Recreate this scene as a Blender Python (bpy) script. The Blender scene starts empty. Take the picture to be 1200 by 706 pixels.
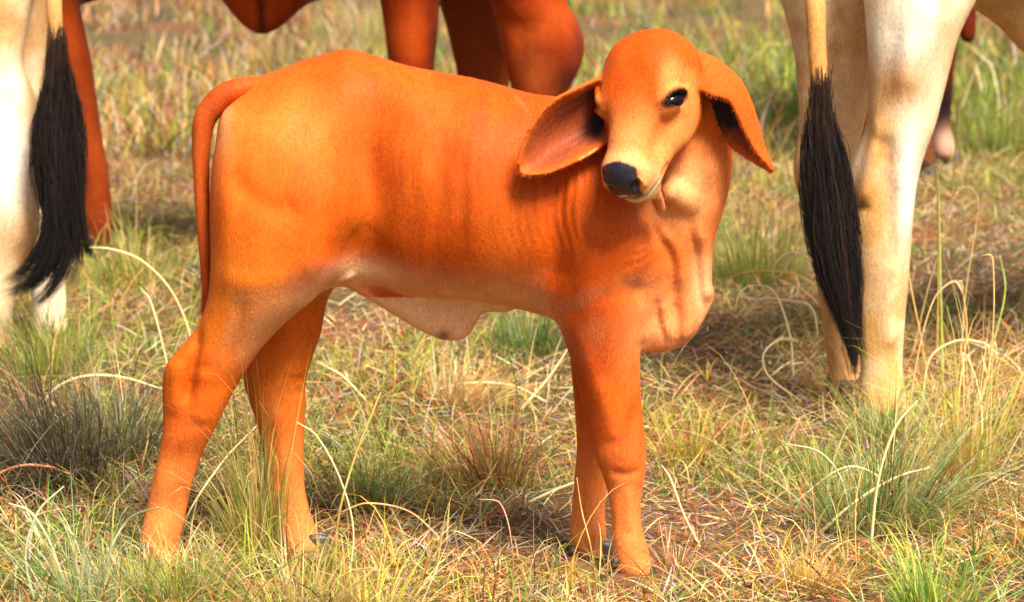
import bpy, math, random
import numpy as np

# ------------------------------------------------------------------ camera, sky, sun, exposure
S = bpy.context.scene
C = S.collection
W0, H0, FP = 1200.0, 706.0, 3900.0          # photograph size and focal length in its pixels
CAM_H = 1.5
PITCH = math.atan(658.0 / FP)
cam_d = bpy.data.cameras.new("camera")
cam = bpy.data.objects.new("camera", cam_d)
C.objects.link(cam)
cam.location = (0, 0, CAM_H)
cam.rotation_euler = (math.pi / 2 - PITCH, 0, 0)
cam_d.sensor_fit = 'HORIZONTAL'
cam_d.sensor_width = 36.0
cam_d.lens = 36.0 * FP / W0
cam_d.clip_end = 2000
cam_d.clip_start = 0.1
cam_d.dof.use_dof = True
cam_d.dof.focus_distance = 5.95
cam_d.dof.aperture_fstop = 7.0
S.camera = cam

SUN_AZ = math.radians(150)      # clockwise from +Y: behind the camera, to the right
SUN_EL = math.radians(54)
w = bpy.data.worlds.new("World")
S.world = w
w.use_nodes = True
nt = w.node_tree
nt.nodes.clear()
sky = nt.nodes.new('ShaderNodeTexSky')
sky.sky_type = 'NISHITA'
sky.sun_disc = False
sky.sun_elevation = SUN_EL
sky.sun_rotation = SUN_AZ
sky.dust_density = 6.0
sky.ozone_density = 0.6
sky.air_density = 1.0
bg = nt.nodes.new('ShaderNodeBackground')
bg.inputs['Strength'].default_value = 0.075
out = nt.nodes.new('ShaderNodeOutputWorld')
nt.links.new(sky.outputs[0], bg.inputs['Color'])
nt.links.new(bg.outputs[0], out.inputs['Surface'])

sd = bpy.data.lights.new("sun", 'SUN')
sd.energy = 4.8
sd.angle = math.radians(20)
sd.color = (1.0, 0.91, 0.78)
sun = bpy.data.objects.new("sun", sd)
C.objects.link(sun)
sun.location = (4, -4, 6)
sun.rotation_euler = (math.pi / 2 - SUN_EL, 0, math.pi - SUN_AZ)
S.view_settings.view_transform = 'Standard'
S.view_settings.look = 'None'
S.view_settings.exposure = 0.88
S.view_settings.gamma = 1.0

rng = np.random.default_rng(11)

# ------------------------------------------------------------------ pixel <-> place helpers
ct, st_ = math.cos(PITCH), math.sin(PITCH)


def P(px, py, Y):
    """world point on the vertical plane y=Y seen at a pixel of the photograph"""
    a = (px - W0 / 2) / FP
    v = (H0 / 2 - py) / FP
    dy = ct + v * st_
    t = Y / dy
    return np.array([a * t, Y, CAM_H + t * (-st_ + v * ct)])


def G(px, py, z=0.0):
    a = (px - W0 / 2) / FP
    v = (H0 / 2 - py) / FP
    t = (z - CAM_H) / (-st_ + v * ct)
    return np.array([a * t, (ct + v * st_) * t, z])


def project(p):
    d = p - np.array([0, 0, CAM_H])
    zc = d[..., 1] * ct - d[..., 2] * st_
    up = d[..., 1] * st_ + d[..., 2] * ct
    return W0 / 2 + FP * d[..., 0] / zc, H0 / 2 - FP * up / zc


def px_m(Y):
    return Y / FP


# ------------------------------------------------------------------ object helpers
def empty(name, loc, label, cat, group=None):
    o = bpy.data.objects.new(name, None)
    C.objects.link(o)
    o.location = loc
    o['label'] = label
    o['category'] = cat
    o.empty_display_size = 0.1
    if group:
        o['group'] = group
    return o


def mesh_obj(name, V, Fq, mat, parent=None, col=None, extra=None, smooth=True, origin=None, tris=None):
    V = np.asarray(V, dtype=np.float32)
    org = np.array([0, 0, 0], dtype=np.float32)
    if parent is not None:
        q = parent
        while q is not None:
            org = org + np.array(q.location, dtype=np.float32)
            q = q.parent
    elif origin is not None:
        org = np.array(origin, dtype=np.float32)
    me = bpy.data.meshes.new(name)
    nq = 0 if Fq is None else len(Fq)
    ntr = 0 if tris is None else len(tris)
    me.vertices.add(len(V))
    me.vertices.foreach_set('co', (V - org).ravel())
    loops = []
    starts = []
    if nq:
        loops.append(np.asarray(Fq, dtype=np.int32).ravel())
        starts.append(np.arange(nq) * 4)
    if ntr:
        loops.append(np.asarray(tris, dtype=np.int32).ravel())
        starts.append(np.arange(ntr) * 3 + nq * 4)
    L = np.concatenate(loops)
    me.loops.add(len(L))
    me.loops.foreach_set('vertex_index', L)
    me.polygons.add(nq + ntr)
    me.polygons.foreach_set('loop_start', np.concatenate(starts).astype(np.int32))
    me.polygons.foreach_set('use_smooth', np.full(nq + ntr, smooth))
    if col is not None:
        a = me.color_attributes.new(name='coat', type='FLOAT_COLOR', domain='POINT')
        c4 = np.ones((len(V), 4), dtype=np.float32)
        c4[:, :3] = col
        a.data.foreach_set('color', c4.ravel())
    if extra is not None:
        for k, v in extra.items():
            a = me.attributes.new(name=k, type='FLOAT', domain='POINT')
            a.data.foreach_set('value', np.asarray(v, dtype=np.float32))
    me.update(calc_edges=True)
    me.validate()
    me.materials.append(mat)
    o = bpy.data.objects.new(name, me)
    C.objects.link(o)
    if parent is not None:
        o.parent = parent
    elif origin is not None:
        o.location = origin
    return o


# ------------------------------------------------------------------ materials
def coat_mat(name, rough=0.62, bump=0.35, mottle=0.25, scale=1.0):
    m = bpy.data.materials.new(name)
    m.use_nodes = True
    n = m.node_tree.nodes
    l = m.node_tree.links
    b = n['Principled BSDF']
    at = n.new('ShaderNodeAttribute')
    at.attribute_name = 'coat'
    tc = n.new('ShaderNodeTexCoord')
    mp = n.new('ShaderNodeMapping')
    mp.inputs['Scale'].default_value = (1.0, 1.0, 0.45)
    l.new(tc.outputs['Object'], mp.inputs['Vector'])
    n1 = n.new('ShaderNodeTexNoise')
    n1.inputs['Scale'].default_value = 26 * scale
    n1.inputs['Detail'].default_value = 8
    n1.inputs['Roughness'].default_value = 0.7
    l.new(mp.outputs[0], n1.inputs['Vector'])
    n2 = n.new('ShaderNodeTexNoise')
    n2.inputs['Scale'].default_value = 330 * scale
    n2.inputs['Detail'].default_value = 3
    l.new(mp.outputs[0], n2.inputs['Vector'])
    mr = n.new('ShaderNodeMapRange')
    mr.inputs['From Min'].default_value = 0.3
    mr.inputs['From Max'].default_value = 0.7
    mr.inputs['To Min'].default_value = 1 - mottle
    mr.inputs['To Max'].default_value = 1 + mottle
    l.new(n1.outputs['Fac'], mr.inputs['Value'])
    mr2 = n.new('ShaderNodeMapRange')
    mr2.inputs['From Min'].default_value = 0.3
    mr2.inputs['From Max'].default_value = 0.7
    mr2.inputs['To Min'].default_value = 0.82
    mr2.inputs['To Max'].default_value = 1.18
    l.new(n2.outputs['Fac'], mr2.inputs['Value'])
    mu = n.new('ShaderNodeMath')
    mu.operation = 'MULTIPLY'
    l.new(mr.outputs[0], mu.inputs[0])
    l.new(mr2.outputs[0], mu.inputs[1])
    vm = n.new('ShaderNodeVectorMath')
    vm.operation = 'SCALE'
    l.new(at.outputs['Color'], vm.inputs[0])
    l.new(mu.outputs[0], vm.inputs['Scale'])
    l.new(vm.outputs[0], b.inputs['Base Color'])
    ga = n.new('ShaderNodeAttribute')
    ga.attribute_name = 'wet'
    rr = n.new('ShaderNodeMapRange')
    rr.inputs['To Min'].default_value = rough
    rr.inputs['To Max'].default_value = 0.22
    l.new(ga.outputs['Fac'], rr.inputs['Value'])
    l.new(rr.outputs[0], b.inputs['Roughness'])
    sr = n.new('ShaderNodeMapRange')
    sr.inputs['To Min'].default_value = 0.09
    sr.inputs['To Max'].default_value = 0.42
    l.new(ga.outputs['Fac'], sr.inputs['Value'])
    l.new(sr.outputs[0], b.inputs['Specular IOR Level'])
    bp = n.new('ShaderNodeBump')
    bp.inputs['Strength'].default_value = bump
    bp.inputs['Distance'].default_value = 0.0016
    mp3 = n.new('ShaderNodeMapping')
    mp3.inputs['Scale'].default_value = (1.0, 1.0, 0.16)
    l.new(tc.outputs['Object'], mp3.inputs['Vector'])
    n3 = n.new('ShaderNodeTexNoise')
    n3.inputs['Scale'].default_value = 75 * scale
    n3.inputs['Detail'].default_value = 4
    n3.inputs['Distortion'].default_value = 0.6
    l.new(mp3.outputs[0], n3.inputs['Vector'])
    ms = n.new('ShaderNodeMath')
    ms.operation = 'MULTIPLY'
    ms.inputs[1].default_value = 1.6
    l.new(n3.outputs['Fac'], ms.inputs[0])
    ad0 = n.new('ShaderNodeMath')
    ad0.operation = 'ADD'
    l.new(n1.outputs['Fac'], ad0.inputs[0])
    l.new(ms.outputs[0], ad0.inputs[1])
    ad = n.new('ShaderNodeMath')
    ad.operation = 'ADD'
    l.new(ad0.outputs[0], ad.inputs[0])
    l.new(n2.outputs['Fac'], ad.inputs[1])
    l.new(ad.outputs[0], bp.inputs['Height'])
    l.new(bp.outputs[0], b.inputs['Normal'])
    b.inputs['Sheen Weight'].default_value = 0.02
    b.inputs['Sheen Roughness'].default_value = 0.4
    b.inputs['Sheen Tint'].default_value = (1.0, 0.8, 0.55, 1)
    return m


def leaf_mat(name, trans=0.35, rough=0.6):
    m = bpy.data.materials.new(name)
    m.use_nodes = True
    n = m.node_tree.nodes
    l = m.node_tree.links
    n.remove(n['Principled BSDF'])
    o = n['Material Output']
    at = n.new('ShaderNodeAttribute')
    at.attribute_name = 'coat'
    d = n.new('ShaderNodeBsdfPrincipled')
    d.inputs['Roughness'].default_value = rough
    d.inputs['Specular IOR Level'].default_value = 0.25 if name != 'coat_hair' else 0.12
    t = n.new('ShaderNodeBsdfTranslucent')
    mx = n.new('ShaderNodeMixShader')
    mx.inputs[0].default_value = trans
    l.new(at.outputs['Color'], d.inputs['Base Color'])
    l.new(at.outputs['Color'], t.inputs['Color'])
    l.new(d.outputs[0], mx.inputs[1])
    l.new(t.outputs[0], mx.inputs[2])
    l.new(mx.outputs[0], o.inputs['Surface'])
    return m


def plain_mat(name, col, rough, spec=0.5, coat=0.0, noise=0.0):
    m = bpy.data.materials.new(name)
    m.use_nodes = True
    n = m.node_tree.nodes
    l = m.node_tree.links
    b = n['Principled BSDF']
    b.inputs['Base Color'].default_value = (*col, 1)
    b.inputs['Roughness'].default_value = rough
    b.inputs['Specular IOR Level'].default_value = spec
    b.inputs['Coat Weight'].default_value = coat
    if noise:
        t = n.new('ShaderNodeTexNoise')
        t.inputs['Scale'].default_value = 60
        t.inputs['Detail'].default_value = 6
        r = n.new('ShaderNodeMixRGB')
        r.inputs[1].default_value = (*[c * (1 - noise) for c in col], 1)
        r.inputs[2].default_value = (*[min(1, c * (1 + noise)) for c in col], 1)
        l.new(t.outputs['Fac'], r.inputs[0])
        l.new(r.outputs[0], b.inputs['Base Color'])
    return m


M_CALF = coat_mat('calf_coat', 0.5, 0.55, 0.17)
M_COW = coat_mat('cow_coat', 0.55, 0.6, 0.2, 0.7)
M_HAIR = leaf_mat('coat_hair', 0.12, 0.5)
M_TAILHAIR = leaf_mat('black_tail_hair', 0.02, 0.5)
M_EYE = plain_mat('wet_dark_eye', (0.004, 0.003, 0.003), 0.06, 0.3, 0.0)
M_HOOF = plain_mat('hoof_horn', (0.05, 0.038, 0.03), 0.45, 0.4, 0, 0.5)
M_BLADE = leaf_mat('grass_blades', 0.38, 0.55)
M_STRAW = leaf_mat('dry_straw', 0.22, 0.6)


def ground_mat():
    m = bpy.data.materials.new('dry_pasture_soil')
    m.use_nodes = True
    n = m.node_tree.nodes
    l = m.node_tree.links
    b = n['Principled BSDF']
    b.inputs['Roughness'].default_value = 0.95
    b.inputs['Specular IOR Level'].default_value = 0.1
    tc = n.new('ShaderNodeTexCoord')
    n1 = n.new('ShaderNodeTexNoise')
    n1.inputs['Scale'].default_value = 1.1
    n1.inputs['Detail'].default_value = 9
    n1.inputs['Roughness'].default_value = 0.65
    l.new(tc.outputs['Object'], n1.inputs['Vector'])
    n2 = n.new('ShaderNodeTexNoise')
    n2.inputs['Scale'].default_value = 38
    n2.inputs['Detail'].default_value = 10
    n2.inputs['Roughness'].default_value = 0.75
    l.new(tc.outputs['Object'], n2.inputs['Vector'])
    r1 = n.new('ShaderNodeValToRGB')
    e = r1.color_ramp.elements
    e[0].position = 0.34
    e[0].color = (0.07, 0.075, 0.03, 1)
    e[1].position = 0.66
    e[1].color = (0.20, 0.075, 0.04, 1)
    k = e.new(0.5)
    k.color = (0.14, 0.10, 0.05, 1)
    l.new(n1.outputs['Fac'], r1.inputs[0])
    r2 = n.new('ShaderNodeValToRGB')
    e = r2.color_ramp.elements
    e[0].position = 0.35
    e[0].color = (0.35, 0.30, 0.30, 1)
    e[1].position = 0.62
    e[1].color = (1.5, 1.4, 1.35, 1)
    l.new(n2.outputs['Fac'], r2.inputs[0])
    mx = n.new('ShaderNodeMixRGB')
    mx.blend_type = 'MULTIPLY'
    mx.inputs[0].default_value = 1.0
    l.new(r1.outputs[0], mx.inputs[1])
    l.new(r2.outputs[0], mx.inputs[2])
    l.new(mx.outputs[0], b.inputs['Base Color'])
    bp = n.new('ShaderNodeBump')
    bp.inputs['Distance'].default_value = 0.012
    bp.inputs['Strength'].default_value = 0.8
    l.new(n2.outputs['Fac'], bp.inputs['Height'])
    l.new(bp.outputs[0], b.inputs['Normal'])
    return m


# ------------------------------------------------------------------ smooth value noise (numpy)
class VNoise:
    def __init__(s, seed, n=256):
        s.t = np.random.default_rng(seed).random((n, n)).astype(np.float32)
        s.n = n

    def __call__(s, x, y):
        xi = np.floor(x).astype(int)
        yi = np.floor(y).astype(int)
        fx = x - xi
        fy = y - yi
        fx = fx * fx * (3 - 2 * fx)
        fy = fy * fy * (3 - 2 * fy)
        n = s.n
        a = s.t[xi % n, yi % n]
        b = s.t[(xi + 1) % n, yi % n]
        c = s.t[xi % n, (yi + 1) % n]
        d = s.t[(xi + 1) % n, (yi + 1) % n]
        return (a * (1 - fx) + b * fx) * (1 - fy) + (c * (1 - fx) + d * fx) * fy


VN = [VNoise(i) for i in range(6)]


def fbm(x, y, k=0, o=3):
    v = 0
    a = 0.5
    s_ = 0
    for i in range(o):
        v = v + a * VN[(k + i) % 6](x * 2 ** i + 17.3 * i + 40, y * 2 ** i + 9.1 * i + 40)
        s_ += a
        a *= 0.5
    return v / s_


def gz(x, y):
    """ground height"""
    n = (fbm(x * 1.6, y * 1.6, 2, 3) - 0.5) * 0.05
    far = np.clip((y - 11) / 60, 0, 1)
    n2 = (fbm(x * 0.05, y * 0.05, 1, 2) - 0.5) * 3.0 * far
    near = np.clip((y - 4.5) / 1, 0, 1)
    return n * 0.7 * near + n2


# ------------------------------------------------------------------ the ground: one sheet to the horizon
def build_ground():
    ys = np.concatenate([np.arange(-12, 3, 1.0), np.arange(3, 16, 0.08), np.geomspace(16, 900, 90)])
    xs = np.concatenate([-np.geomspace(900, 4, 50), np.arange(-3.9, 3.95, 0.1), np.geomspace(4, 900, 50)])
    X, Y = np.meshgrid(xs, ys, indexing='ij')
    Z = gz(X, Y)
    V = np.stack([X, Y, Z], -1).reshape(-1, 3)
    a, b = X.shape
    i = np.arange(a * b).reshape(a, b)
    F = np.stack([i[:-1, :-1], i[1:, :-1], i[1:, 1:], i[:-1, 1:]], -1).reshape(-1, 4)
    o = mesh_obj('ground', V, F, ground_mat())
    o['kind'] = 'structure'


build_ground()

# ------------------------------------------------------------------ signed distance modelling
BIG = 1e3


def smin(a, b, k):
    h = np.clip(0.5 + 0.5 * (b - a) / k, 0, 1)
    return b * (1 - h) + a * h - k * h * (1 - h)


def smax(a, b, k):
    return -smin(-a, -b, k)


def table(ts, cols, n=400):
    """Catmull-Rom through stations, resampled densely"""
    ts = np.asarray(ts, float)
    cols = np.asarray(cols, float)
    o = np.argsort(ts)
    ts = ts[o]
    cols = cols[o]
    m = np.zeros_like(cols)
    m[1:-1] = (cols[2:] - cols[:-2]) / (ts[2:] - ts[:-2])[:, None]
    m[0] = (cols[1] - cols[0]) / (ts[1] - ts[0])
    m[-1] = (cols[-1] - cols[-2]) / (ts[-1] - ts[-2])
    q = np.linspace(ts[0], ts[-1], n)
    i = np.clip(np.searchsorted(ts, q) - 1, 0, len(ts) - 2)
    h = ts[i + 1] - ts[i]
    u = ((q - ts[i]) / h)[:, None]
    h = h[:, None]
    v = ((2 * u**3 - 3 * u**2 + 1) * cols[i] + (u**3 - 2 * u**2 + u) * h * m[i]
         + (-2 * u**3 + 3 * u**2) * cols[i + 1] + (u**3 - u**2) * h * m[i + 1])
    return q, v


class Field:
    def __init__(s):
        s.ops = []

    def add(s, f, lo, hi, k=0.02, mode='u'):
        s.ops.append((f, np.array(lo) - k - 0.03, np.array(hi) + k + 0.03, k, mode))

    # ellipsoid; R = 3x3 rows are axes
    def ell(s, c, r, R=None, k=0.02, mode='u'):
        c = np.array(c, np.float32)
        r = np.array(r, np.float32)
        Rm = None if R is None else np.array(R, np.float32)

        def f(p):
            q = p - c
            if Rm is not None:
                q = q @ Rm.T
            k0 = np.linalg.norm(q / r, axis=1)
            k1 = np.linalg.norm(q / (r * r), axis=1) + 1e-9
            return k0 * (k0 - 1) / k1
        m = max(r)
        s.add(f, c - m, c + m, k, mode)

    def cone(s, a, b, ra, rb, k=0.02, mode='u', flat=None):
        a = np.array(a, np.float32)
        b = np.array(b, np.float32)
        ba = b - a
        L2 = float(ba @ ba)

        def f(p):
            t = np.clip((p - a) @ ba / L2, 0, 1)
            return np.linalg.norm(p - a - t[:, None] * ba, axis=1) - (ra + (rb - ra) * t)
        m = max(ra, rb)
        s.add(f, np.minimum(a, b) - m, np.maximum(a, b) + m, k, mode)

    def chain(s, pts, rs, k=0.02, mode='u'):
        for i in range(len(pts) - 1):
            s.cone(pts[i], pts[i + 1], rs[i], rs[i + 1], k, mode)

    # horizontal slices: stations (py, xl, xr, Y, half depth) in photo pixels / metres
    def zloft(s, st, k=0.03, cap=0.02, mode='u', world=False):
        ts, cols = [], []
        for (py, xl, xr, Y, hd) in st:
            if world:
                ts.append(py)
                cols.append([(xl + xr) / 2, (xr - xl) / 2, Y, hd])
            else:
                A = P(xl, py, Y)
                B = P(xr, py, Y)
                ts.append(A[2])
                cols.append([(A[0] + B[0]) / 2, (B[0] - A[0]) / 2, Y, hd])
        q, v = table(ts, cols)
        z0, z1 = q[0], q[-1]

        def f(p):
            z = np.clip(p[:, 2], z0, z1)
            cx, rx, cy, ry = [np.interp(z, q, v[:, i]) for i in range(4)]
            dx = p[:, 0] - cx
            dy = p[:, 1] - cy
            k0 = np.sqrt((dx / rx)**2 + (dy / ry)**2)
            k1 = np.sqrt((dx / rx**2)**2 + (dy / ry**2)**2) + 1e-9
            d = k0 * (k0 - 1) / k1
            e = np.maximum(p[:, 2] - z1, z0 - p[:, 2])
            return smax(d, e, cap)
        lo = [np.min(v[:, 0] - v[:, 1]), np.min(v[:, 2] - v[:, 3]), z0]
        hi = [np.max(v[:, 0] + v[:, 1]), np.max(v[:, 2] + v[:, 3]), z1]
        s.add(f, lo, hi, k, mode)

    # vertical slices along x: stations (px, ytop, ybot, Y, half depth)
    def xloft(s, st, k=0.03, cap=0.03, n=2.0, mode='u', world=False):
        ts, cols = [], []
        for (px, yt, yb, Y, hd) in st:
            if world:
                ts.append(px)
                cols.append([(yt + yb) / 2, (yt - yb) / 2, Y, hd])
            else:
                A = P(px, yt, Y)
                B = P(px, yb, Y)
                ts.append(A[0])
                cols.append([(A[2] + B[2]) / 2, (A[2] - B[2]) / 2, Y, hd])
        q, v = table(ts, cols)
        x0, x1 = q[0], q[-1]

        def f(p):
            x = np.clip(p[:, 0], x0, x1)
            cz, rz, cy, ry = [np.interp(x, q, v[:, i]) for i in range(4)]
            a = np.abs(p[:, 2] - cz)
            b_ = np.abs(p[:, 1] - cy)
            k0 = ((a / rz)**n + (b_ / ry)**n)**(1 / n)
            k1 = np.sqrt((a / rz**2)**2 + (b_ / ry**2)**2) + 1e-6
            d = k0 * (k0 - 1) / k1
            e = np.maximum(p[:, 0] - x1, x0 - p[:, 0])
            return smax(d, e, cap)
        lo = [x0, np.min(v[:, 2] - v[:, 3]), np.min(v[:, 0] - v[:, 1])]
        hi = [x1, np.max(v[:, 2] + v[:, 3]), np.max(v[:, 0] + v[:, 1])]
        s.add(f, lo, hi, k, mode)

    # cloud of small balls (thin curved sheets such as ears)
    def sheet(s, pts, r, k=0.01):
        pts = np.asarray(pts, np.float32)
        r = np.broadcast_to(np.asarray(r, np.float32), (len(pts),))

        def f(p):
            o_ = np.full(len(p), BIG, np.float32)
            step = 4000
            for i in range(0, len(p), step):
                q = p[i:i + step].astype(np.float32)
                d = np.sqrt(((q[:, None, :] - pts[None])**2).sum(-1)) - r[None]
                o_[i:i + step] = d.min(1)
            return o_
        m = float(r.max())
        s.add(f, pts.min(0) - m + 0.02, pts.max(0) + m - 0.02, k)

    # gaussian swelling (amp>0) or hollow (amp<0)
    def swell(s, c, sig, amp, R=None):
        c = np.array(c, np.float32)
        sig = np.array(sig, np.float32)
        Rm = None if R is None else np.array(R, np.float32)

        def f(p):
            q = p - c
            if Rm is not None:
                q = q @ Rm.T
            return amp * np.exp(-0.5 * ((q / sig)**2).sum(1))
        m = 3 * np.max(sig)
        s.ops.append((f, c - m, c + m, 0, 's'))

    def crease(s, pts, sig, amp):
        """groove (amp<0) or cord (amp>0) along a polyline"""
        pts = np.array(pts, np.float32)

        def f(p):
            dm = np.full(len(p), BIG)
            for i in range(len(pts) - 1):
                a = pts[i]
                ba = pts[i + 1] - a
                t = np.clip((p - a) @ ba / (ba @ ba), 0, 1)
                dm = np.minimum(dm, np.linalg.norm(p - a - t[:, None] * ba, axis=1))
            return amp * np.exp(-0.5 * (dm / sig)**2)
        m = 3 * sig
        s.ops.append((f, pts.min(0) - m, pts.max(0) + m, 0, 's'))

    def func(s, f, lo, hi):
        s.ops.append((f, np.array(lo), np.array(hi), 0, 's'))

    def __call__(s, p):
        d = np.full(len(p), BIG, np.float32)
        for (f, lo, hi, k, mode) in s.ops:
            m = np.all((p > lo) & (p < hi), axis=1)
            if not m.any():
                continue
            q = p[m]
            v = f(q)
            if mode == 'u':
                d[m] = smin(d[m], v, k) if k > 0 else np.minimum(d[m], v)
            elif mode == 'c':
                d[m] = smax(d[m], -v, k)
            else:
                d[m] = d[m] - v
        return d


def polygonise(F, lo, hi, h, B=8):
    lo = np.array(lo, float)
    n = np.ceil((np.array(hi) - lo) / h / B).astype(int)
    # coarse pass
    bc = [lo[i] + (np.arange(n[i]) + 0.5) * B * h for i in range(3)]
    X = np.stack(np.meshgrid(*bc, indexing='ij'), -1).reshape(-1, 3).astype(np.float32)
    dc = F(X)
    act = np.abs(dc) < B * h * 1.7
    N = n * B + 1
    A = np.where(dc < 0, -1.0, 1.0).astype(np.float32).reshape(n)
    full = np.ones(N, np.float32)
    full[:-1, :-1, :-1] = np.repeat(np.repeat(np.repeat(A, B, 0), B, 1), B, 2)
    idx = np.stack(np.meshgrid(*[np.arange(k) for k in n], indexing='ij'), -1).reshape(-1, 3)[act]
    off = np.stack(np.meshgrid(*[np.arange(B)] * 3, indexing='ij'), -1).reshape(-1, 3)
    CH = 3000
    for i in range(0, len(idx), CH):
        g = (idx[i:i + CH, None, :] * B + off[None]).reshape(-1, 3)
        p = (lo + g * h).astype(np.float32)
        full[g[:, 0], g[:, 1], g[:, 2]] = F(p)
    Sg = full < 0
    # active cells
    cnt = np.zeros(N - 1, np.int8)
    for a in (0, 1):
        for b in (0, 1):
            for c in (0, 1):
                cnt += Sg[a:N[0] - 1 + a, b:N[1] - 1 + b, c:N[2] - 1 + c]
    cells = np.argwhere((cnt > 0) & (cnt < 8))
    cid = np.full(N - 1, -1, np.int32)
    cid[cells[:, 0], cells[:, 1], cells[:, 2]] = np.arange(len(cells))
    acc = np.zeros((len(cells), 3))
    num = np.zeros(len(cells))
    cor = [(a, b, c) for a in (0, 1) for b in (0, 1) for c in (0, 1)]
    val = {c: full[cells[:, 0] + c[0], cells[:, 1] + c[1], cells[:, 2] + c[2]] for c in cor}
    for c0 in cor:
        for ax in range(3):
            if c0[ax] == 0:
                c1 = list(c0)
                c1[ax] = 1
                c1 = tuple(c1)
                a, b = val[c0], val[c1]
                m = (a < 0) != (b < 0)
                t = a[m] / (a[m] - b[m])
                q = np.tile(np.array(c0, float), (m.sum(), 1))
                q[:, ax] += t
                acc[m] += q
                num[m] += 1
    V = lo + (cells + acc / num[:, None]) * h
    faces = []
    for ax in range(3):
        sl0 = [slice(1, -1)] * 3
        sl1 = [slice(1, -1)] * 3
        sl0[ax] = slice(0, -1)
        sl1[ax] = slice(1, None)
        s0 = Sg[tuple(sl0)]
        s1 = Sg[tuple(sl1)]
        e = np.argwhere(s0 != s1)
        if len(e) == 0:
            continue
        inside0 = s0[e[:, 0], e[:, 1], e[:, 2]]
        e = e + np.array([0 if i == ax else 1 for i in range(3)])
        u, v = (ax + 1) % 3, (ax + 2) % 3
        du = np.zeros(3, int)
        du[u] = 1
        dv = np.zeros(3, int)
        dv[v] = 1
        q = [e - du - dv, e - dv, e, e - du]
        ids = np.stack([cid[c[:, 0], c[:, 1], c[:, 2]] for c in q], 1)
        ids[~inside0] = ids[~inside0][:, ::-1]
        faces.append(ids)
    Fq = np.concatenate(faces)
    Fq = Fq[(Fq >= 0).all(1)]
    return V, Fq


def relax(V, Fq, it=2, lam=0.5):
    for _ in range(it):
        acc = np.zeros_like(V)
        n = np.zeros(len(V))
        for a, b in ((0, 1), (1, 2), (2, 3), (3, 0)):
            for c in range(3):
                acc[:, c] += np.bincount(Fq[:, a], V[Fq[:, b], c], len(V)) + np.bincount(Fq[:, b], V[Fq[:, a], c], len(V))
            n += np.bincount(Fq[:, a], minlength=len(V)) + np.bincount(Fq[:, b], minlength=len(V))
        n[n == 0] = 1
        V = V * (1 - lam) + lam * acc / n[:, None]
    return V


def vnormals(V, Fq):
    a, b, c, d = [V[Fq[:, i]] for i in range(4)]
    fn = np.cross(c - a, d - b)
    N = np.zeros_like(V)
    for i in range(4):
        for k in range(3):
            N[:, k] += np.bincount(Fq[:, i], fn[:, k], len(V))
    return N / (np.linalg.norm(N, axis=1)[:, None] + 1e-12)


def g3(V, c, sig):
    return np.exp(-0.5 * (((V - np.array(c)) / np.array(sig))**2).sum(1))


def mixc(col, c, w_):
    w_ = np.clip(w_, 0, 1)[:, None]
    return col * (1 - w_) + np.array(c) * w_


def ss(x, a, b):
    t = np.clip((x - a) / (b - a), 0, 1)
    return t * t * (3 - 2 * t)


# ------------------------------------------------------------------ hair, strips, tubes
def strips(base, d0, d1, length, width, nseg, curl, col, tipcol=None, wide_dir=None, droop=None):
    """many tapered blades. base (N,3), d0 start direction, d1 bend-towards direction"""
    N = len(base)
    t = np.linspace(0, 1, nseg + 1)
    V = np.zeros((N, nseg + 1, 2, 3), np.float32)
    p = base.copy()
    seg = (length / nseg)[:, None]
    if wide_dir is None:
        wide_dir = np.cross(d0, d1)
        wide_dir = wide_dir / (np.linalg.norm(wide_dir, axis=1)[:, None] + 1e-9)
    for i, tt in enumerate(t):
        wd = (width * (1 - tt**1.6) * (0.55 + 0.45 * min(1, tt * 4)) + width * 0.04)[:, None] * 0.5
        V[:, i, 0] = p - wide_dir * wd
        V[:, i, 1] = p + wide_dir * wd
        a = (curl * (tt ** 1.3))[:, None]
        d = d0 * (1 - a) + d1 * a
        if droop is not None:
            d = d + np.array([0, 0, -1.0]) * (droop * tt**2)[:, None]
        d = d / (np.linalg.norm(d, axis=1)[:, None] + 1e-9)
        p = p + d * seg
    V = V.reshape(-1, 3)
    b = (np.arange(N) * (nseg + 1) * 2)[:, None]
    F = []
    for i in range(nseg):
        F.append(np.stack([b[:, 0] + 2 * i, b[:, 0] + 2 * i + 1, b[:, 0] + 2 * i + 3, b[:, 0] + 2 * i + 2], 1))
    F = np.concatenate(F)
    if tipcol is None:
        tipcol = col
    tt = t[None, :, None]
    c = col[:, None, :] * (1 - tt) + tipcol[:, None, :] * tt
    c = np.repeat(c[:, :, None, :], 2, 2).reshape(-1, 3)
    return V, F, c


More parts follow.
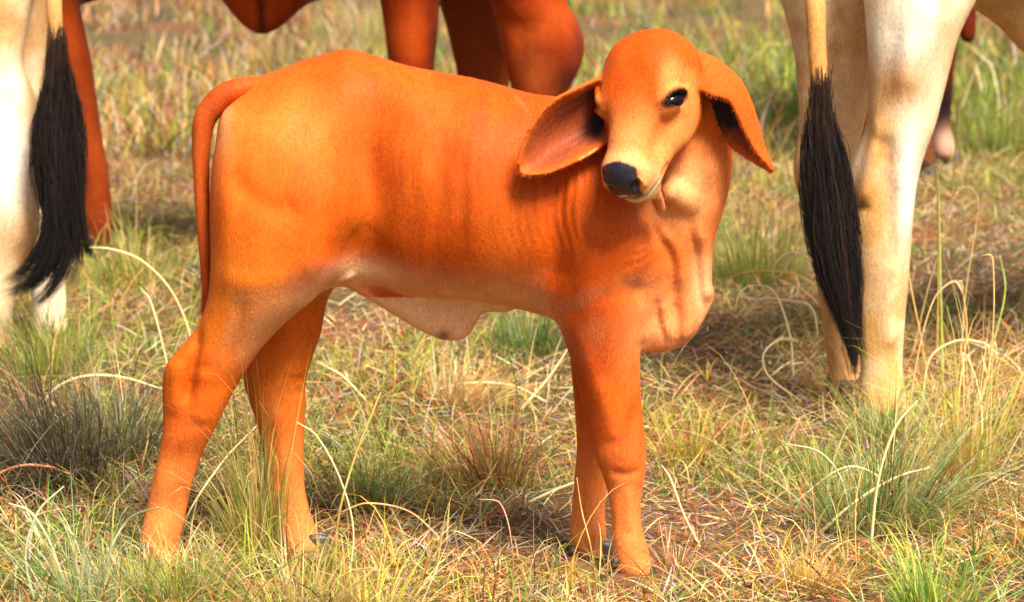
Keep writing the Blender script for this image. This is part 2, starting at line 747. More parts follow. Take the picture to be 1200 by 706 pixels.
def tube(pts, rs, ns=10, smoothn=0):
    pts = np.asarray(pts, float)
    rs = np.asarray(rs, float)
    if smoothn:
        s_ = np.concatenate([[0], np.cumsum(np.linalg.norm(np.diff(pts, axis=0), axis=1))])
        q, v = table(s_, np.concatenate([pts, rs[:, None]], 1), smoothn)
        pts, rs = v[:, :3], v[:, 3]
    n = len(pts)
    T = np.gradient(pts, axis=0)
    T /= np.linalg.norm(T, axis=1)[:, None] + 1e-12
    ref = np.array([0.13, 1.0, 0.07])
    V = []
    for i in range(n):
        a = np.cross(T[i], ref)
        a /= np.linalg.norm(a) + 1e-9
        b = np.cross(T[i], a)
        for j in range(ns):
            th = 2 * math.pi * j / ns
            V.append(pts[i] + rs[i] * (math.cos(th) * a + math.sin(th) * b))
    F = []
    for i in range(n - 1):
        for j in range(ns):
            F.append([i * ns + j, i * ns + (j + 1) % ns, (i + 1) * ns + (j + 1) % ns, (i + 1) * ns + j])
    V.append(pts[0] - T[0] * rs[0] * 0.5)
    V.append(pts[-1] + T[-1] * rs[-1] * 0.5)
    tr = []
    for j in range(ns):
        tr.append([n * ns, (j + 1) % ns, j])
        tr.append([n * ns + 1, (n - 1) * ns + j, (n - 1) * ns + (j + 1) % ns])
    return np.array(V), np.array(F), np.array(tr)


def fur(parent, V, Fq, col, n, length, width, region=None, flow=(-0.35, 0.0, -1.0), seed=3, lift=0.28):
    """short coat hairs lying down along the body"""
    r = np.random.default_rng(seed)
    a, b, c, d = [V[Fq[:, i]] for i in range(4)]
    ar = np.linalg.norm(np.cross(c - a, d - b), axis=1)
    ctr = (a + b + c + d) / 4
    if region is not None:
        ar = ar * region(ctr)
    pk = r.choice(len(Fq), n, p=ar / ar.sum())
    u = r.random((n, 1))
    v = r.random((n, 1))
    p = (a[pk] * (1 - u) + b[pk] * u) * (1 - v) + (d[pk] * (1 - u) + c[pk] * u) * v
    N = vnormals(V, Fq)[Fq[pk, 0]]
    fl = np.array(flow)[None] + r.normal(0, 0.22, (n, 3))
    fl = fl - (fl * N).sum(1)[:, None] * N
    fl /= np.linalg.norm(fl, axis=1)[:, None] + 1e-9
    d0 = fl + N * lift
    d0 /= np.linalg.norm(d0, axis=1)[:, None]
    L = length * r.uniform(0.6, 1.3, n)
    wd = np.cross(N, fl)
    cc = col[Fq[pk, 0]] * r.uniform(0.6, 1.5, (n, 1))
    VV, FF, c2 = strips(p - N * 0.0008, d0, fl, L, np.full(n, width), 1, np.zeros(n), cc, cc * 1.05, wd)
    o = mesh_obj('coat_hair', VV, FF, M_HAIR, parent, np.clip(c2, 0, 0.95))
    o['kind'] = 'stuff'
    return o


def hoof(parent, c, yaw, size, mat=None):
    """cloven hoof: two claws with sloping walls"""
    Vs, Fs, n0 = [], [], 0
    for s_ in (-1, 1):
        prof = [(0.0, 1.0, 1.0), (0.35, 0.96, 0.92), (0.7, 0.88, 0.8), (1.0, 0.78, 0.66), (1.04, 0.3, 0.3)]
        ring = 12
        vv = []
        for (z, rx, ry) in prof:
            for j in range(ring):
                th = 2 * math.pi * j / ring
                fx = math.cos(th)
                fy = math.sin(th)
                x = (fx * 0.62 * rx + (0.25 - 0.32 * z)) * size
                y = (fy * 0.27 * ry * (1 - 0.3 * max(fx, 0)) + s_ * 0.29) * size
                vv.append([x, y, z * 0.75 * size])
        vv = np.array(vv)
        for i in range(len(prof) - 1):
            for j in range(ring):
                Fs.append([n0 + i * ring + j, n0 + i * ring + (j + 1) % ring, n0 + (i + 1) * ring + (j + 1) % ring, n0 + (i + 1) * ring + j])
        n0 += len(vv)
        Vs.append(vv)
    V = np.concatenate(Vs)
    cy, sy = math.cos(yaw), math.sin(yaw)
    R = np.array([[cy, -sy, 0], [sy, cy, 0], [0, 0, 1]])
    V = V @ R.T + np.array(c)
    return mesh_obj('hoof', V, np.array(Fs), mat or M_HOOF, parent)


# ================================================================== THE CALF
def build_calf():
    F = Field()
    # barrel
    F.xloft([
        (252, 150, 300, 6.02, 0.045),
        (262, 118, 335, 6.02, 0.085),
        (285, 95, 360, 6.02, 0.115),
        (325, 82, 365, 6.01, 0.135),
        (365, 68, 345, 6.01, 0.145),
        (405, 60, 332, 6.00, 0.145),
        (440, 66, 335, 6.00, 0.145),
        (480, 78, 343, 5.99, 0.150),
        (520, 86, 349, 5.99, 0.155),
        (560, 94, 352, 5.98, 0.158),
        (600, 104, 359, 5.98, 0.155),
        (640, 112, 370, 5.97, 0.148),
        (680, 118, 385, 5.97, 0.138),
        (720, 128, 398, 5.97, 0.120),
        (760, 150, 405, 5.97, 0.090),
        (800, 200, 403, 5.97, 0.050),
        (818, 250, 385, 5.97, 0.030)], k=0.02, cap=0.05)
    # neck
    F.zloft([
        (70, 765, 822, 5.93, 0.045),
        (100, 752, 838, 5.93, 0.062),
        (130, 742, 851, 5.93, 0.070),
        (160, 734, 858, 5.94, 0.074),
        (190, 724, 859, 5.94, 0.076),
        (220, 714, 855, 5.95, 0.078),
        (250, 700, 846, 5.95, 0.080),
        (285, 690, 832, 5.96, 0.078),
        (320, 690, 820, 5.96, 0.07),
        (350, 690, 806, 5.96, 0.05)], k=0.035, cap=0.04)
    # dewlap: a thin hanging fold under throat and brisket
    F.zloft([
        (235, 770, 840, 5.945, 0.022),
        (270, 765, 834, 5.94, 0.022),
        (300, 757, 829, 5.94, 0.022),
        (330, 750, 829, 5.94, 0.024),
        (350, 745, 835, 5.94, 0.026),
        (365, 740, 830, 5.94, 0.028),
        (385, 738, 818, 5.94, 0.034),
        (400, 738, 805, 5.95, 0.036),
        (412, 744, 786, 5.95, 0.026)], k=0.022, cap=0.02)
    # near hind leg
    F.zloft([
        (140, 262, 372, 5.95, 0.045),
        (190, 250, 408, 5.935, 0.072),
        (240, 246, 416, 5.925, 0.086),
        (290, 247, 408, 5.92, 0.088),
        (325, 246, 388, 5.92, 0.082),
        (350, 243, 366, 5.922, 0.072),
        (375, 235, 338, 5.925, 0.058),
        (395, 222, 318, 5.93, 0.050),
        (415, 205, 301, 5.932, 0.044),
        (432, 194, 290, 5.935, 0.040),
        (450, 191, 279, 5.94, 0.039),
        (470, 191, 268, 5.94, 0.039),
        (490, 191, 258, 5.94, 0.037),
        (510, 190, 248, 5.94, 0.034),
        (535, 185, 236, 5.945, 0.029),
        (565, 179, 226, 5.945, 0.027),
        (595, 172, 219, 5.95, 0.027),
        (620, 166, 214, 5.95, 0.031),
        (645, 163, 209, 5.95, 0.032),
        (662, 166, 214, 5.95, 0.031)], k=0.03, cap=0.012)
    # far hind leg
    F.zloft([
        (230, 300, 420, 6.10, 0.075),
        (290, 300, 412, 6.105, 0.072),
        (330, 300, 396, 6.10, 0.062),
        (352, 298, 384, 6.09, 0.055),
        (391, 290, 376, 6.085, 0.047),
        (420, 285, 366, 6.08, 0.042),
        (442, 284, 360, 6.08, 0.040),
        (467, 291, 358, 6.08, 0.038),
        (493, 300, 357, 6.08, 0.035),
        (518, 306, 356, 6.08, 0.031),
        (544, 311, 356, 6.08, 0.028),
        (570, 315, 357, 6.08, 0.026),
        (595, 319, 362, 6.08, 0.026),
        (620, 324, 370, 6.08, 0.030),
        (640, 332, 381, 6.07, 0.031),
        (654, 342, 390, 6.07, 0.030)], k=0.03, cap=0.012)
    # near fore leg with shoulder
    F.zloft([
        (170, 652, 742, 5.93, 0.05),
        (230, 640, 765, 5.905, 0.075),
        (290, 641, 768, 5.90, 0.085),
        (335, 643, 752, 5.90, 0.078),
        (370, 649, 748, 5.90, 0.068),
        (400, 660, 749, 5.90, 0.058),
        (442, 674, 751, 5.90, 0.047),
        (485, 687, 753, 5.90, 0.038),
        (515, 695, 756, 5.90, 0.036),
        (535, 698, 757, 5.90, 0.036),
        (552, 704, 757, 5.90, 0.033),
        (572, 711, 753, 5.90, 0.027),
        (595, 715, 751, 5.90, 0.025),
        (615, 717, 752, 5.90, 0.025),
        (636, 718, 757, 5.90, 0.029),
        (658, 720, 764, 5.90, 0.031),
        (674, 724, 768, 5.90, 0.029)], k=0.03, cap=0.012)
    # far fore leg
    F.zloft([
        (300, 660, 750, 6.04, 0.06),
        (360, 662, 740, 6.04, 0.055),
        (420, 668, 728, 6.04, 0.046),
        (485, 674, 722, 6.04, 0.038),
        (527, 676, 722, 6.04, 0.035),
        (550, 674, 716, 6.04, 0.031),
        (575, 672, 711, 6.04, 0.026),
        (600, 670, 709, 6.04, 0.026),
        (621, 668, 710, 6.03, 0.030),
        (638, 670, 711, 6.03, 0.030),
        (652, 678, 716, 6.03, 0.028),
        (662, 683, 722, 6.03, 0.028)], k=0.03, cap=0.012)
    # navel flap hanging from the belly
    F.xloft([
        (405, 318, 334, 6.0, 0.03),
        (430, 320, 350, 6.0, 0.035),
        (460, 325, 368, 6.0, 0.032),
        (490, 330, 386, 6.0, 0.028),
        (515, 335, 397, 6.0, 0.024),
        (535, 338, 399, 6.0, 0.022),
        (550, 340, 392, 6.0, 0.020),
        (565, 340, 368, 6.0, 0.022),
        (600, 345, 366, 6.0, 0.025)], k=0.022, cap=0.02)
    # --- surface modelling of the trunk (near side and mirrored far side alike)
    def sw(px, py, sx, sz, amp, ang=0.0, Y=5.86, sy=0.16):
        c = P(px, py, Y)
        ca, sa = math.cos(math.radians(ang)), math.sin(math.radians(ang))
        R = [[ca, 0, sa], [0, 1, 0], [-sa, 0, ca]]
        F.swell(c, (sx / 650, sy, sz / 650), amp, R)
    sw(330, 160, 45, 26, 0.0160, -10)
    sw(290, 120, 20, 22, -0.0096)
    sw(400, 190, 26, 34, -0.0208, 35)
    sw(440, 150, 34, 26, -0.0128)
    sw(440, 215, 26, 60, -0.0192, 8)
    sw(300, 250, 20, 60, 0.0096, -10)
    sw(265, 215, 9, 60, 0.0064)
    sw(365, 225, 34, 34, 0.0128)
    sw(375, 300, 30, 22, 0.0096, -50)
    sw(420, 300, 20, 30, -0.0192, 40)
    sw(312, 215, 9, 60, -0.0048, -30)
    sw(545, 230, 60, 70, 0.0080)
    sw(625, 190, 16, 60, -0.0080, 5)
    sw(660, 290, 12, 60, -0.0096, 5)
    sw(700, 200, 26, 60, 0.0160, -15)
    sw(690, 330, 24, 36, 0.0096, -10, Y=5.85, sy=0.08)
    sw(735, 320, 16, 40, -0.0064, 10, Y=5.85, sy=0.08)
    sw(405, 66, 22, 8, 0.0048)
    # hock tendon groove, bones, knees
    def cr(pts, sig, amp, Y):
        W = np.array([P(a, b, Y) for a, b in pts], np.float32)
        k = np.linspace(0, 1, len(W))
        q_, W = table(k, W, 24)
        W = W[:, [0, 2]]
        dy = 0.055

        def f(p):
            u = p[:, [0, 2]]
            dm = np.full(len(p), BIG)
            tm = np.zeros(len(p))
            for i in range(len(W) - 1):
                a = W[i]
                ba = W[i + 1] - a
                t = np.clip((u - a) @ ba / (ba @ ba), 0, 1)
                d = np.linalg.norm(u - a - t[:, None] * ba, axis=1)
                m = d < dm
                dm = np.where(m, d, dm)
                tm = np.where(m, (i + t) / (len(W) - 1), tm)
            env = np.clip(np.minimum(tm, 1 - tm) * 5 + 0.15, 0, 1)
            return amp * env * np.exp(-0.5 * (dm / sig)**2) * np.clip((Y + dy - p[:, 1]) / 0.02, 0, 1)
        m = 3 * sig
        F.func(f, [W[:, 0].min() - m, Y - 0.09, W[:, 1].min() - m], [W[:, 0].max() + m, Y + dy, W[:, 1].max() + m])
    # thigh front edge, shoulder blade edge, ribs
    cr([(418, 150), (430, 200), (432, 250), (424, 300), (405, 325)], 0.022, -0.009, 5.86)
    cr([(345, 165), (375, 200), (388, 250), (380, 300)], 0.030, 0.007, 5.85)
    cr([(262, 200), (300, 235), (330, 245), (350, 235)], 0.016, -0.006, 5.85)
    cr([(250, 320), (290, 330), (340, 322), (385, 300)], 0.016, 0.004, 5.86)
    cr([(285, 345), (282, 372), (272, 400), (262, 430)], 0.010, -0.005, 5.88)
    cr([(640, 180), (652, 230), (650, 290), (642, 340)], 0.016, -0.010, 5.86)
    cr([(700, 150), (680, 200), (668, 260), (672, 320)], 0.030, 0.008, 5.84)
    cr([(660, 380), (690, 350), (730, 340), (752, 350)], 0.014, -0.005, 5.86)
    cr([(672, 385), (690, 430), (704, 480), (716, 520)], 0.014, 0.005, 5.86)
    cr([(655, 372), (668, 405), (684, 455)], 0.012, -0.003, 5.88)
    for i in range(5):
        x = 480 + 30 * i
        cr([(x, 180), (x + 4, 230), (x - 2, 290)], 0.010, -0.0020, 5.85)
    cr([(236, 385), (228, 420), (222, 450), (218, 478)], 0.007, -0.0116, 5.893)
    cr([(206, 420), (203, 450), (205, 490)], 0.012, 0.0058, 5.90)
    cr([(240, 430), (240, 465), (232, 500)], 0.014, 0.0072, 5.90)
    cr([(212, 520), (202, 570), (196, 610)], 0.006, -0.0043, 5.915)
    cr([(322, 470), (330, 520), (334, 570)], 0.010, 0.0058, 6.045)
    cr([(346, 440), (346, 470)], 0.010, -0.0058, 6.04)
    cr([(700, 440), (716, 490), (722, 520)], 0.012, 0.0058, 5.855)
    cr([(742, 425), (746, 470), (740, 505)], 0.007, -0.0043, 5.86)
    F.swell(P(728, 530, 5.865), (0.024, 0.02, 0.022), 0.005)
    cr([(716, 551), (732, 556), (752, 552)], 0.006, -0.0043, 5.87)
    cr([(736, 570), (737, 600), (738, 625)], 0.006, 0.0043, 5.873)
    cr([(688, 560), (690, 600), (688, 620)], 0.006, 0.0043, 6.005)
    # fold of the flank
    cr([(352, 372), (378, 352), (402, 334), (418, 325)], 0.007, 0.006, 5.90)
    # neck and dewlap folds
    cr([(758, 250), (768, 268), (784, 292), (790, 314), (788, 336), (786, 352)], 0.0080, -0.0045, 5.91)
    cr([(700, 300), (735, 332), (765, 336), (788, 318)], 0.010, -0.0030, 5.90)
    cr([(816, 255), (822, 285), (828, 318), (830, 340), (837, 350)], 0.011, 0.010, 5.93)
    cr([(806, 252), (813, 290), (816, 322), (819, 345), (826, 366)], 0.0070, -0.0040, 5.93)
    cr([(772, 262), (786, 282), (794, 304), (797, 340)], 0.007, 0.006, 5.93)
    cr([(768, 345), (770, 370), (778, 396)], 0.006, -0.004, 5.93)
    cr([(776, 350), (779, 372), (788, 398)], 0.007, 0.005, 5.93)
    cr([(796, 262), (802, 300), (804, 345), (806, 385), (800, 402)], 0.011, 0.008, 5.93)
    cr([(790, 350), (793, 372), (792, 395)], 0.006, -0.004, 5.93)
    cr([(752, 350), (751, 375), (753, 402)], 0.008, 0.004, 5.92)
    cr([(830, 180), (836, 215), (830, 260), (822, 300)], 0.014, 0.005, 5.90)
    for i in range(4):
        x = 728 + 11 * i
        cr([(x, 240 + 2 * i), (x + 5, 262 + 3 * i), (x + 10, 284 + 3 * i)], 0.0034, -0.0020, 5.885)
    for i in range(3):
        cr([(728 + 6 * i, 306 - 11 * i), (748 + 6 * i, 303 - 12 * i), (768 + 3 * i, 291 - 12 * i)], 0.0032, -0.0016, 5.89)

    # fine skin ripples over the ribs by the shoulder
    lo = P(570, 300, 5.78)
    hi = P(760, 110, 6.0)
    cR = P(665, 215, 5.86)

    def ripple(p):
        x = p[:, 0]
        z = p[:, 2]
        m = np.exp(-0.5 * (((x - cR[0]) / 0.075)**2 + ((z - cR[2]) / 0.075)**2))
        return 0.0018 * m * np.sin((x + 0.10 * (z - 0.5) + 0.006 * np.sin(z * 40)) * 2 * math.pi / 0.0165)
    F.func(ripple, [lo[0], 5.7, lo[2]], [hi[0], 6.0, hi[2]])

    # ---------------- head
    psi, beta, roll = math.radians(24), math.radians(50), math.radians(7)
    Fw = np.array([-math.sin(psi) * math.cos(beta), -math.cos(psi) * math.cos(beta), -math.sin(beta)])
    Rt = np.array([math.cos(psi), -math.sin(psi), 0])
    Up = np.array([-math.sin(psi) * math.sin(beta), -math.cos(psi) * math.sin(beta), math.cos(beta)])
    Rt, Up = Rt * math.cos(roll) + Up * math.sin(roll), Up * math.cos(roll) - Rt * math.sin(roll)
    O = P(752, 118, 5.80)
    HR = np.array([Rt, Fw, Up])

    def h(r, f, u):
        return O + r * Rt + f * Fw + u * Up
    HF = Field()
    ER = {}
    for s_ in (-1, 1):      # eye frame: outward axis between side and front of the face
        ox = np.array([s_ * 0.80, 0.0, 0.60])
        im = HR @ np.array([0.90, 0.0, 0.44])                 # slant of the eyelids
        oy = np.array([s_ * im[0], im[1], im[2]])
        oy = oy - (oy @ ox) * ox
        oy /= np.linalg.norm(oy)
        oz = np.cross(ox, oy)
        if oz[1] > 0:
            oz = -oz
        ER[s_] = np.array([ox @ HR, oy @ HR, oz @ HR])
    HF.ell(h(0.005, -0.056, -0.006), (0.089, 0.086, 0.080), HR, k=0.03)
    HF.ell(h(-0.002, -0.005, -0.012), (0.077, 0.062, 0.060), HR, k=0.03)
    HF.cone(h(0, 0.0, -0.006), h(0, 0.125, -0.014), 0.055, 0.037, k=0.03)
    HF.ell(h(0, 0.136, -0.026), (0.047, 0.036, 0.043), HR, k=0.02)
    HF.ell(h(0, 0.150, -0.036), (0.037, 0.024, 0.034), HR, k=0.014)
    HF.ell(h(0, 0.134, -0.066), (0.026, 0.026, 0.020), HR, k=0.012)
    HF.ell(h(0, 0.146, -0.012), (0.034, 0.027, 0.027), HR, k=0.015)
    HF.cone(h(0, -0.04, -0.085), h(0, 0.128, -0.068), 0.043, 0.024, k=0.03)
    for s_ in (-1, 1):
        HF.ell(h(s_ * 0.046, -0.008, -0.056), (0.036, 0.066, 0.048), HR, k=0.03)
        HF.cone(h(s_ * 0.036, 0.04, -0.050), h(s_ * 0.027, 0.118, -0.050), 0.029, 0.022, k=0.02)
        HF.ell(h(s_ * 0.064, 0.008, 0.008), (0.024, 0.030, 0.024), HR, k=0.018)     # orbit
        HF.ell(h(s_ * 0.0835, 0.010, 0.019), (0.0190, 0.0240, 0.0110), ER[s_], k=0.004, mode='c')
        ec = h(s_ * 0.0805, 0.010, 0.018)

        def e_(a, b, c):
            return ec + ER[s_].T @ np.array([a, b, c])
        HF.crease([e_(0.0, -0.025, 0.004), e_(0.003, -0.012, 0.0165), e_(0.003, 0.005, 0.0185), e_(0.0, 0.025, 0.006)], 0.0042, 0.0050)
        HF.crease([e_(0.0, -0.027, 0.015), e_(0.002, -0.010, 0.028), e_(0.002, 0.010, 0.030), e_(-0.002, 0.027, 0.020)], 0.0038, -0.0022)
        HF.crease([e_(0.0, -0.024, -0.006), e_(0.001, 0.0, -0.0175), e_(0.0, 0.024, -0.006)], 0.0035, 0.0018)
        # nostril
        HF.crease([h(s_ * 0.016, 0.170, -0.004), h(s_ * 0.028, 0.168, 0.000), h(s_ * 0.038, 0.162, -0.012), h(s_ * 0.038, 0.162, -0.026)], 0.0045, 0.0035)
        HF.ell(h(s_ * 0.0270, 0.174, -0.016), (0.0085, 0.014, 0.0110), HR, k=0.005, mode='c')
        HF.crease([h(s_ * 0.030, 0.165, -0.016), h(s_ * 0.036, 0.157, -0.006)], 0.005, -0.004)
        # mouth line
        HF.crease([h(0, 0.170, -0.060), h(s_ * 0.020, 0.162, -0.060), h(s_ * 0.040, 0.134, -0.056), h(s_ * 0.048, 0.100, -0.052)], 0.0036, -0.0085)
        HF.crease([h(0, 0.178, -0.020), h(0, 0.176, -0.050)], 0.0028, -0.0025)
        HF.crease([e_(0.0, 0.028, -0.006), h(s_ * 0.050, 0.060, -0.004), h(s_ * 0.044, 0.085, -0.010)], 0.009, -0.004)
        HF.crease([h(s_ * 0.060, 0.035, -0.030), h(s_ * 0.052, 0.075, -0.035), h(s_ * 0.048, 0.10, -0.045)], 0.008, 0.003)
        HF.crease([h(s_ * 0.030, -0.035, 0.060), h(s_ * 0.050, -0.012, 0.052), h(s_ * 0.060, 0.020, 0.038)], 0.012, 0.004)
        # ear base
        HF.ell(h(s_ * 0.072, -0.062, -0.022), (0.020, 0.026, 0.024), HR, k=0.02)
    HF.swell(h(0, -0.085, 0.045), (0.02, 0.02, 0.02), 0.003)
    HF.swell(h(0, 0.00, 0.046), (0.03, 0.04, 0.03), -0.006)
    HF.crease([h(0.0, -0.13, 0.03), h(0.0, -0.08, 0.07), h(0.0, -0.03, 0.075)], 0.012, -0.0022)
    for s_ in (-1, 1):
        HF.crease([h(s_ * 0.052, -0.075, 0.055), h(s_ * 0.064, -0.045, 0.045), h(s_ * 0.066, -0.015, 0.035)], 0.014, 0.0035)
        HF.crease([h(s_ * 0.078, -0.05, 0.02), h(s_ * 0.082, -0.02, 0.012)], 0.010, -0.004)
    # throat skin
    HF.cone(P(786, 224, 5.85), P(808, 240, 5.88), 0.019, 0.014, k=0.022)
    HF.cone(P(768, 222, 5.78), P(774, 244, 5.82), 0.014, 0.009, k=0.022)
    HF.cone(P(800, 175, 5.89), P(802, 225, 5.88), 0.040, 0.028, k=0.02)
    HF.crease([P(826, 150, 5.83), P(812, 180, 5.82), P(795, 205, 5.80), P(776, 222, 5.78)], 0.008, -0.006)
    HF.crease([P(772, 215, 5.79), P(782, 235, 5.80), P(786, 250, 5.81)], 0.004, -0.006)
    HF.crease([P(818, 225, 5.84), P(822, 245, 5.85)], 0.005, -0.005)

    # ears as cupped sheets: rows run root -> tip, each row (upper edge, middle, lower edge)
    def ear(rows, th):
        rows = np.array(rows, float)
        W = np.array([[P(*c) for c in r_] for r_ in rows])
        t = np.linspace(0, 1, len(rows))
        q, v = table(t, W.reshape(len(rows), -1), 60)
        v = v.reshape(-1, 3, 3)
        s_ = np.linspace(0, 1, 36)[:, None]
        pts = []
        rr = []
        for i, (a, b, c) in enumerate(v):
            b2 = 2 * b - 0.5 * (a + c)
            pts.append((1 - s_)**2 * a + 2 * s_ * (1 - s_) * b2 + s_**2 * c)
            rr.append(np.full(36, th * (1.25 - 0.5 * q[i])))
        return np.concatenate(pts), np.concatenate(rr)
    e1, r1 = ear([
        [(716, 84, 5.83), (722, 108, 5.86), (720, 146, 5.83)],
        [(700, 93, 5.815), (706, 122, 5.870), (713, 163, 5.815)],
        [(676, 104, 5.80), (686, 142, 5.855), (694, 178, 5.80)],
        [(648, 119, 5.79), (660, 158, 5.84), (668, 192, 5.79)],
        [(626, 143, 5.785), (637, 174, 5.825), (643, 202, 5.785)],
        [(612, 172, 5.785), (620, 190, 5.80), (625, 205, 5.785)],
        [(607, 192, 5.785), (609, 197, 5.79), (612, 204, 5.785)]], 0.0042)
    HF.sheet(e1, r1, k=0.006)
    e2, r2 = ear([
        [(802, 96, 5.800), (808, 62, 5.840), (814, 100, 5.880)],
        [(820, 103, 5.792), (829, 66, 5.838), (830, 109, 5.872)],
        [(836, 111, 5.800), (848, 78, 5.845), (835, 120, 5.875)],
        [(853, 116, 5.810), (865, 95, 5.852), (839, 138, 5.880)],
        [(864, 133, 5.818), (878, 120, 5.856), (847, 156, 5.880)],
        [(872, 152, 5.826), (887, 146, 5.858), (858, 172, 5.878)],
        [(886, 178, 5.838), (896, 174, 5.858), (880, 188, 5.870)],
        [(904, 199, 5.850), (906, 200, 5.855), (903, 202, 5.860)]], 0.0040)
    HF.sheet(e2, r2, k=0.006)
    # fold in front of the ear base
    HF.crease([P(818, 60, 5.80), P(824, 85, 5.78), P(828, 108, 5.77)], 0.005, 0.004)

    for op in HF.ops:
        if op[4] == 'u' and False:
            pass
    hl = np.min([o[1] for o in HF.ops], axis=0)
    hh = np.max([o[2] for o in HF.ops], axis=0)

    def total(p):
        d = F(p)
        m = np.all((p > hl) & (p < hh), axis=1)
        if m.any():
            d[m] = smin(d[m], HF(p[m]), 0.018)
        return d
    V, Fq = polygonise(total, [-0.75, 5.55, 0.0], [0.52, 6.25, 1.06], 0.0034)
    V = relax(V, Fq, 2, 0.4)
    N = vnormals(V, Fq)
    # ---------------- coat colour, with some shading and highlights painted in
    n = len(V)
    base = np.array([0.54, 0.083, 0.005])
    col = np.tile(base, (n, 1))
    nz = fbm(V[:, 0] * 9 + V[:, 1] * 5, V[:, 2] * 7 - V[:, 1] * 4, 0, 4)
    col = mixc(col, (0.62, 0.150, 0.012), ss(nz, 0.35, 0.75) * 0.8)
    pxx, pyy = project(V)
    # redder saddle, back and shoulder line, deepened further as painted shading
    top = ss(V[:, 2], 0.74, 0.86) * (V[:, 0] < 0.1)
    col = mixc(col, (0.44, 0.072, 0.004), top * 0.6)
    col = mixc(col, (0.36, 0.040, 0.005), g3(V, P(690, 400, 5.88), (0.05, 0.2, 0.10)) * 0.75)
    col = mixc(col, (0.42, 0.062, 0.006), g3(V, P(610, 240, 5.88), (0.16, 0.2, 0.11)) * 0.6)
    col = mixc(col, (0.42, 0.060, 0.005), g3(V, P(420, 215, 5.88), (0.07, 0.2, 0.12)) * 0.28)  # shade of the flank hollow painted into the coat
    # dark-haired smudges over the ribs: vertical streaks
    st = fbm(V[:, 0] * 62, V[:, 2] * 8, 3, 3)
    col = mixc(col, (0.24, 0.030, 0.005), ss(st, 0.50, 0.75) * g3(V, P(600, 220, 5.88), (0.20, 0.3, 0.12)) * 0.42)
    # painted highlight on hip and thigh; paler belly, lower legs
    col = mixc(col, (0.80, 0.29, 0.05), g3(V, P(330, 150, 5.9), (0.10, 0.2, 0.05)) * 0.40)
    col = mixc(col, (0.76, 0.26, 0.03), g3(V, P(300, 320, 5.9), (0.07, 0.2, 0.13)) * 0.30)
    hd_ = g3(V, P(755, 60, 5.78), (0.06, 0.12, 0.04))
    col = mixc(col, (0.44, 0.062, 0.004), hd_ * 0.7)
    low = 1 - ss(V[:, 2], 0.03, 0.36)
    col = mixc(col, (0.76, 0.25, 0.07), low * 0.75)
    under = ss(-N[:, 2], 0.1, 0.8) * ss(V[:, 2], 0.36, 0.42) * (1 - ss(V[:, 2], 0.5, 0.6))
    col = mixc(col, (0.78, 0.40, 0.19), under * 0.8)
    flap = (np.abs(V[:, 1] - 6.0) < 0.05) * ss(pyy, 333, 352) * ss(pxx, 395, 415) * (1 - ss(pxx, 585, 610)) * (V[:, 2] < 0.5)
    col = mixc(col, (0.84, 0.50, 0.27), flap * 0.9)
    col = mixc(col, (0.90, 0.62, 0.38), g3(V, P(425, 322, 5.9), (0.05, 0.08, 0.018)) * 0.8)
    col = mixc(col, (0.88, 0.55, 0.30), g3(V, P(375, 352, 5.87), (0.035, 0.1, 0.012)) * 0.7)
    col = mixc(col, (0.16, 0.07, 0.04), g3(V, P(520, 394, 5.98), (0.008, 0.03, 0.008)) * 0.9)
    # highlight painted onto the withers
    col = mixc(col, (0.85, 0.55, 0.42), g3(V, P(618, 124, 5.88), (0.022, 0.08, 0.014)) * 0.75 * ss(nz, 0.3, 0.6))
    # bright rim of light painted along the rump edge
    col = mixc(col, (0.90, 0.55, 0.25), g3(V, P(262, 145, 5.93), (0.012, 0.10, 0.05)) * 0.25)
    # throat, dewlap edges
    col = mixc(col, (0.82, 0.42, 0.18), g3(V, P(800, 225, 5.86), (0.05, 0.1, 0.05)) * 0.8)
    col = mixc(col, (0.86, 0.50, 0.25), g3(V, P(822, 335, 5.93), (0.018, 0.06, 0.05)) * 0.8)  # light catching the outer dewlap fold, painted in
    col = mixc(col, (0.74, 0.30, 0.11), g3(V, P(775, 380, 5.92), (0.05, 0.08, 0.06)) * 0.8)
    # head-local colours
    Q = (V - O) @ HR.T
    r_, f_, u_ = Q[:, 0], Q[:, 1], Q[:, 2]
    inhead = (np.abs(r_) < 0.10) & (f_ > -0.16) & (f_ < 0.22) & (u_ > -0.105) & (V[:, 1] < 5.80)
    col = mixc(col, (0.80, 0.34, 0.10), inhead * ss(f_, 0.0, 0.10) * 0.55)
    col = mixc(col, (0.82, 0.33, 0.09), inhead * ss(np.abs(r_), 0.045, 0.075) * ss(f_, -0.07, -0.02) * 0.65)
    col = mixc(col, (0.88, 0.60, 0.28), inhead * np.exp(-((f_ - 0.138) / 0.020)**2) * 0.3)
    lip = inhead * ss(f_, 0.118, 0.138) * ss(-u_, 0.032, 0.050) * (V[:, 1] < 5.76)
    col = mixc(col, (0.84, 0.58, 0.32), lip * 0.9)
    padn = fbm(V[:, 0] * 300, V[:, 2] * 300, 1, 2)
    pad = inhead * ss(f_ - 0.10 * np.abs(r_) + 0.004 * padn, 0.142, 0.147) * (1 - ss(np.abs(r_) - 0.10 * (u_ + 0.02), 0.030, 0.034)) * ss(u_, -0.060, -0.054)
    padn = fbm(V[:, 0] * 300, V[:, 2] * 300, 1, 2)
    col = mixc(col, (0.016, 0.014, 0.020), pad)
    pink = inhead * ss(f_, 0.146, 0.152) * np.exp(-((u_ + 0.041) / 0.0060)**2) * np.exp(-((r_ + 0.004) / 0.014)**2)
    col = mixc(col, (0.85, 0.68, 0.64), pink * ss(padn, 0.30, 0.42))
